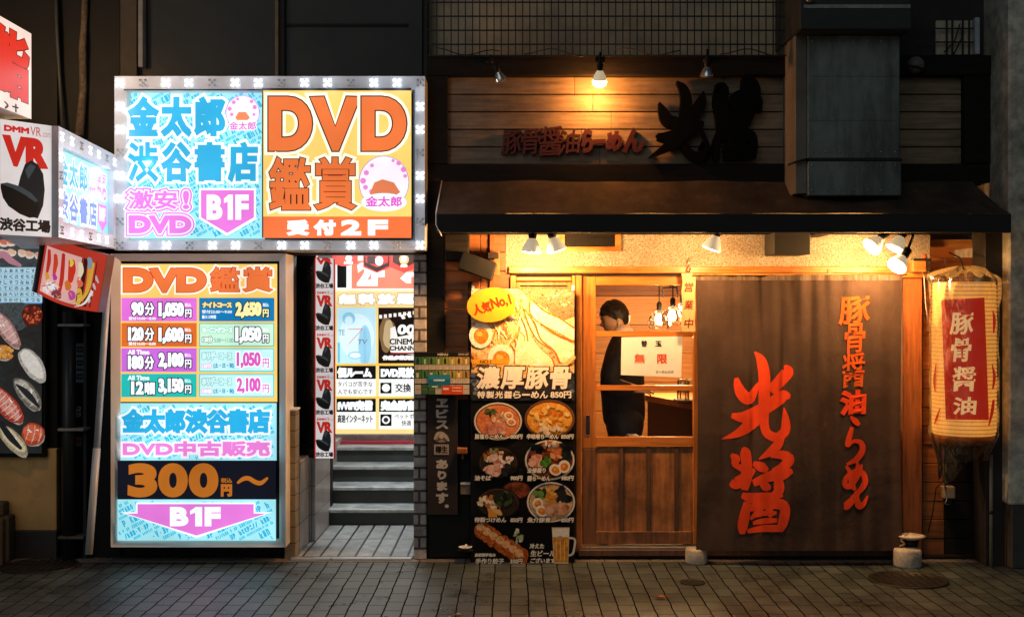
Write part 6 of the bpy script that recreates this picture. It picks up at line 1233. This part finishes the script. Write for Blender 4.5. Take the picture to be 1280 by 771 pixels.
def add_blob(c, r, rotm):   # ears
    t2 = bmesh.new(); bmesh.ops.create_uvsphere(t2, u_segments=16, v_segments=12, radius=1); m2 = {}
    for v in t2.verts: m2[v] = bm.verts.new(hrot @ (Vector(c) + rotm @ Vector((v.co.x * r[0], v.co.y * r[1], v.co.z * r[2]))) + hc - off)
    for f_ in t2.faces: bm.faces.new([m2[v] for v in f_.verts]).smooth = True
    t2.free()
for sgn in (1, -1): add_blob((-.012, sgn * .076, -.022), (.017, .009, .031), Matrix.Rotation(.25, 3, 'Y')); add_blob((-.006, sgn * .081, -.038), (.009, .006, .012), Matrix.Identity(3))
# hand: palm and five fingers on the near wrist
bm.to_mesh(body.data); bm.free()
for k in range(5):
    base = w3(799, 487, -.26) + Vector((.0, (k - 2) * .014, .004 if k else -.008)); ln_ = [.05, .075, .08, .074, .06][k]
    fv = [(base - Vector((.03, 0, 0)), .012), (base + Vector((.035, 0, -.004)), .0095), (base + Vector((.035 + ln_ * .5, (k - 2) * .003, -.012)), .0085), (base + Vector((.035 + ln_ * .85, (k - 2) * .003, -.032)), .007)]
    fo = skin_chain('finger', fv, [(0, 1), (1, 2), (2, 3)], man, m_skin, 1)
    b2 = bmesh.new(); b2.from_mesh(body.data); b2.from_mesh(fo.data); b2.to_mesh(body.data); b2.free(); bpy.data.objects.remove(fo)
for p in body.data.polygons: p.use_smooth = True
# hair
def hair_pt(d):
    p = head_pt(d); f, l, u = d.x, d.y, d.z
    k = 1.05 + .09 * max(0, u + .1) + .05 * max(0, -f) * max(0, u + .5) + .05 * max(0, f) * max(0, u - .2)
    p = Vector((p.x * k, p.y * k, p.z * k)); p += Vector((1, 1, 1)) * .007 * mnoise.noise((f * 7, l * 7, u * 7)) + Vector((1, 0, 1)) * .004 * mnoise.noise((f * 22, l * 22, u * 9)); return p
b = MB(); tmp = bmesh.new(); bmesh.ops.create_uvsphere(tmp, u_segments=56, v_segments=44, radius=1)
kill = []
for v in tmp.verts:
    d = v.co.normalized(); f, l, u = d.x, d.y, d.z
    line = .24 if f > .55 else (.24 - (.55 - f) * .85 if f > .12 else (-.125 if f > -.12 else max(-.82, -.02 - (-.12 - f) * 1.25)))
    line += .07 * mnoise.noise((f * 9, l * 9, u * 3))
    if u < line: kill.append(v)
    v.co = hrot @ hair_pt(d) + hc
bmesh.ops.delete(tmp, geom=kill, context='VERTS'); b.merge(tmp, m_hair, True); tmp.free(); b.build('hair', man)
b = MB()
for sgn in (1, -1):
    ec = Vector((.083, sgn * .032, -.005)); q = MB(); 
    b.lathe([(.001, -.006), (.006, -.004), (.0075, 0), (.006, .004), (.001, .006)], m_black, hrot @ ec + hc, 10); b.box(*(lambda p: (p.x - .006, p.x + .006, p.y - .014, p.y + .014, p.z - .003, p.z + .003))(hrot @ Vector((.09, sgn * .034, .016)) + hc), m_hair, .001)
b.build('eyes', man)
p = hrot @ Vector((.0, -.0, 0)) + hc
ear = hrot @ Vector((-.002, .088, -.034)) + hc
b = MB(); b.lathe([(.001, .008), (.007, .006), (.008, 0), (.005, -.006), (.0035, -.03), (.001, -.032)], m_white, ear, 12); b.build('earbud', man)
jv = [(wz(780, .78), (.15, .15)), (wz(780, .9), (.165, .16)), (wz(779, 1.02), (.165, .15)), (wz(777, 1.15), (.175, .16)), (wz(777, 1.3), (.17, .16)), (wz(781, 1.43), (.1, .1)),
      (wz(781, 1.38, -.15), .09), (w3(767, 455, -.2), .085), (w3(758, 477, -.23), .078), (w3(776, 487, -.25), .066), (w3(795, 488, -.26), .05),
      (wz(786, 1.375, .16), .083), (wz(774, 1.12, .22), .062), (wz(762, .98, .16), .05)]
je = [(0, 1), (1, 2), (2, 3), (3, 4), (4, 5), (4, 6), (6, 7), (7, 8), (8, 9), (9, 10), (4, 11), (11, 12), (12, 13)]
skin_chain('jacket', jv, je, man, m_suit)
tv = [(wz(780, 1.0), (.17, .16)), (wz(780, .88), (.17, .16)), (wz(780, .74, -.09), .115), (wz(779, .47, -.1), .085), (wz(781, .12, -.1), .062), (wz(782, .74, .09), .115), (wz(784, .47, .1), .085), (wz(790, .12, .1), .062)]
skin_chain('trousers', tv, [(0, 1), (1, 2), (2, 3), (3, 4), (1, 5), (5, 6), (6, 7)], man, m_suit)
b = MB(); nk = wz(778.5, 1.475); b.lathe([(.079, -.03), (.07, .012), (.066, .028), (.061, .03)], m_white, nk, 24, False); b.build('collar', man)
b = MB()
for dy, px in ((-.105, 775), (.105, 783)): c = wz(px, 0, dy); b.box(c.x - .16, c.x + .07, c.y - .045, c.y + .045, .0215, .085, m_black, .02)
b.build('shoes', man)
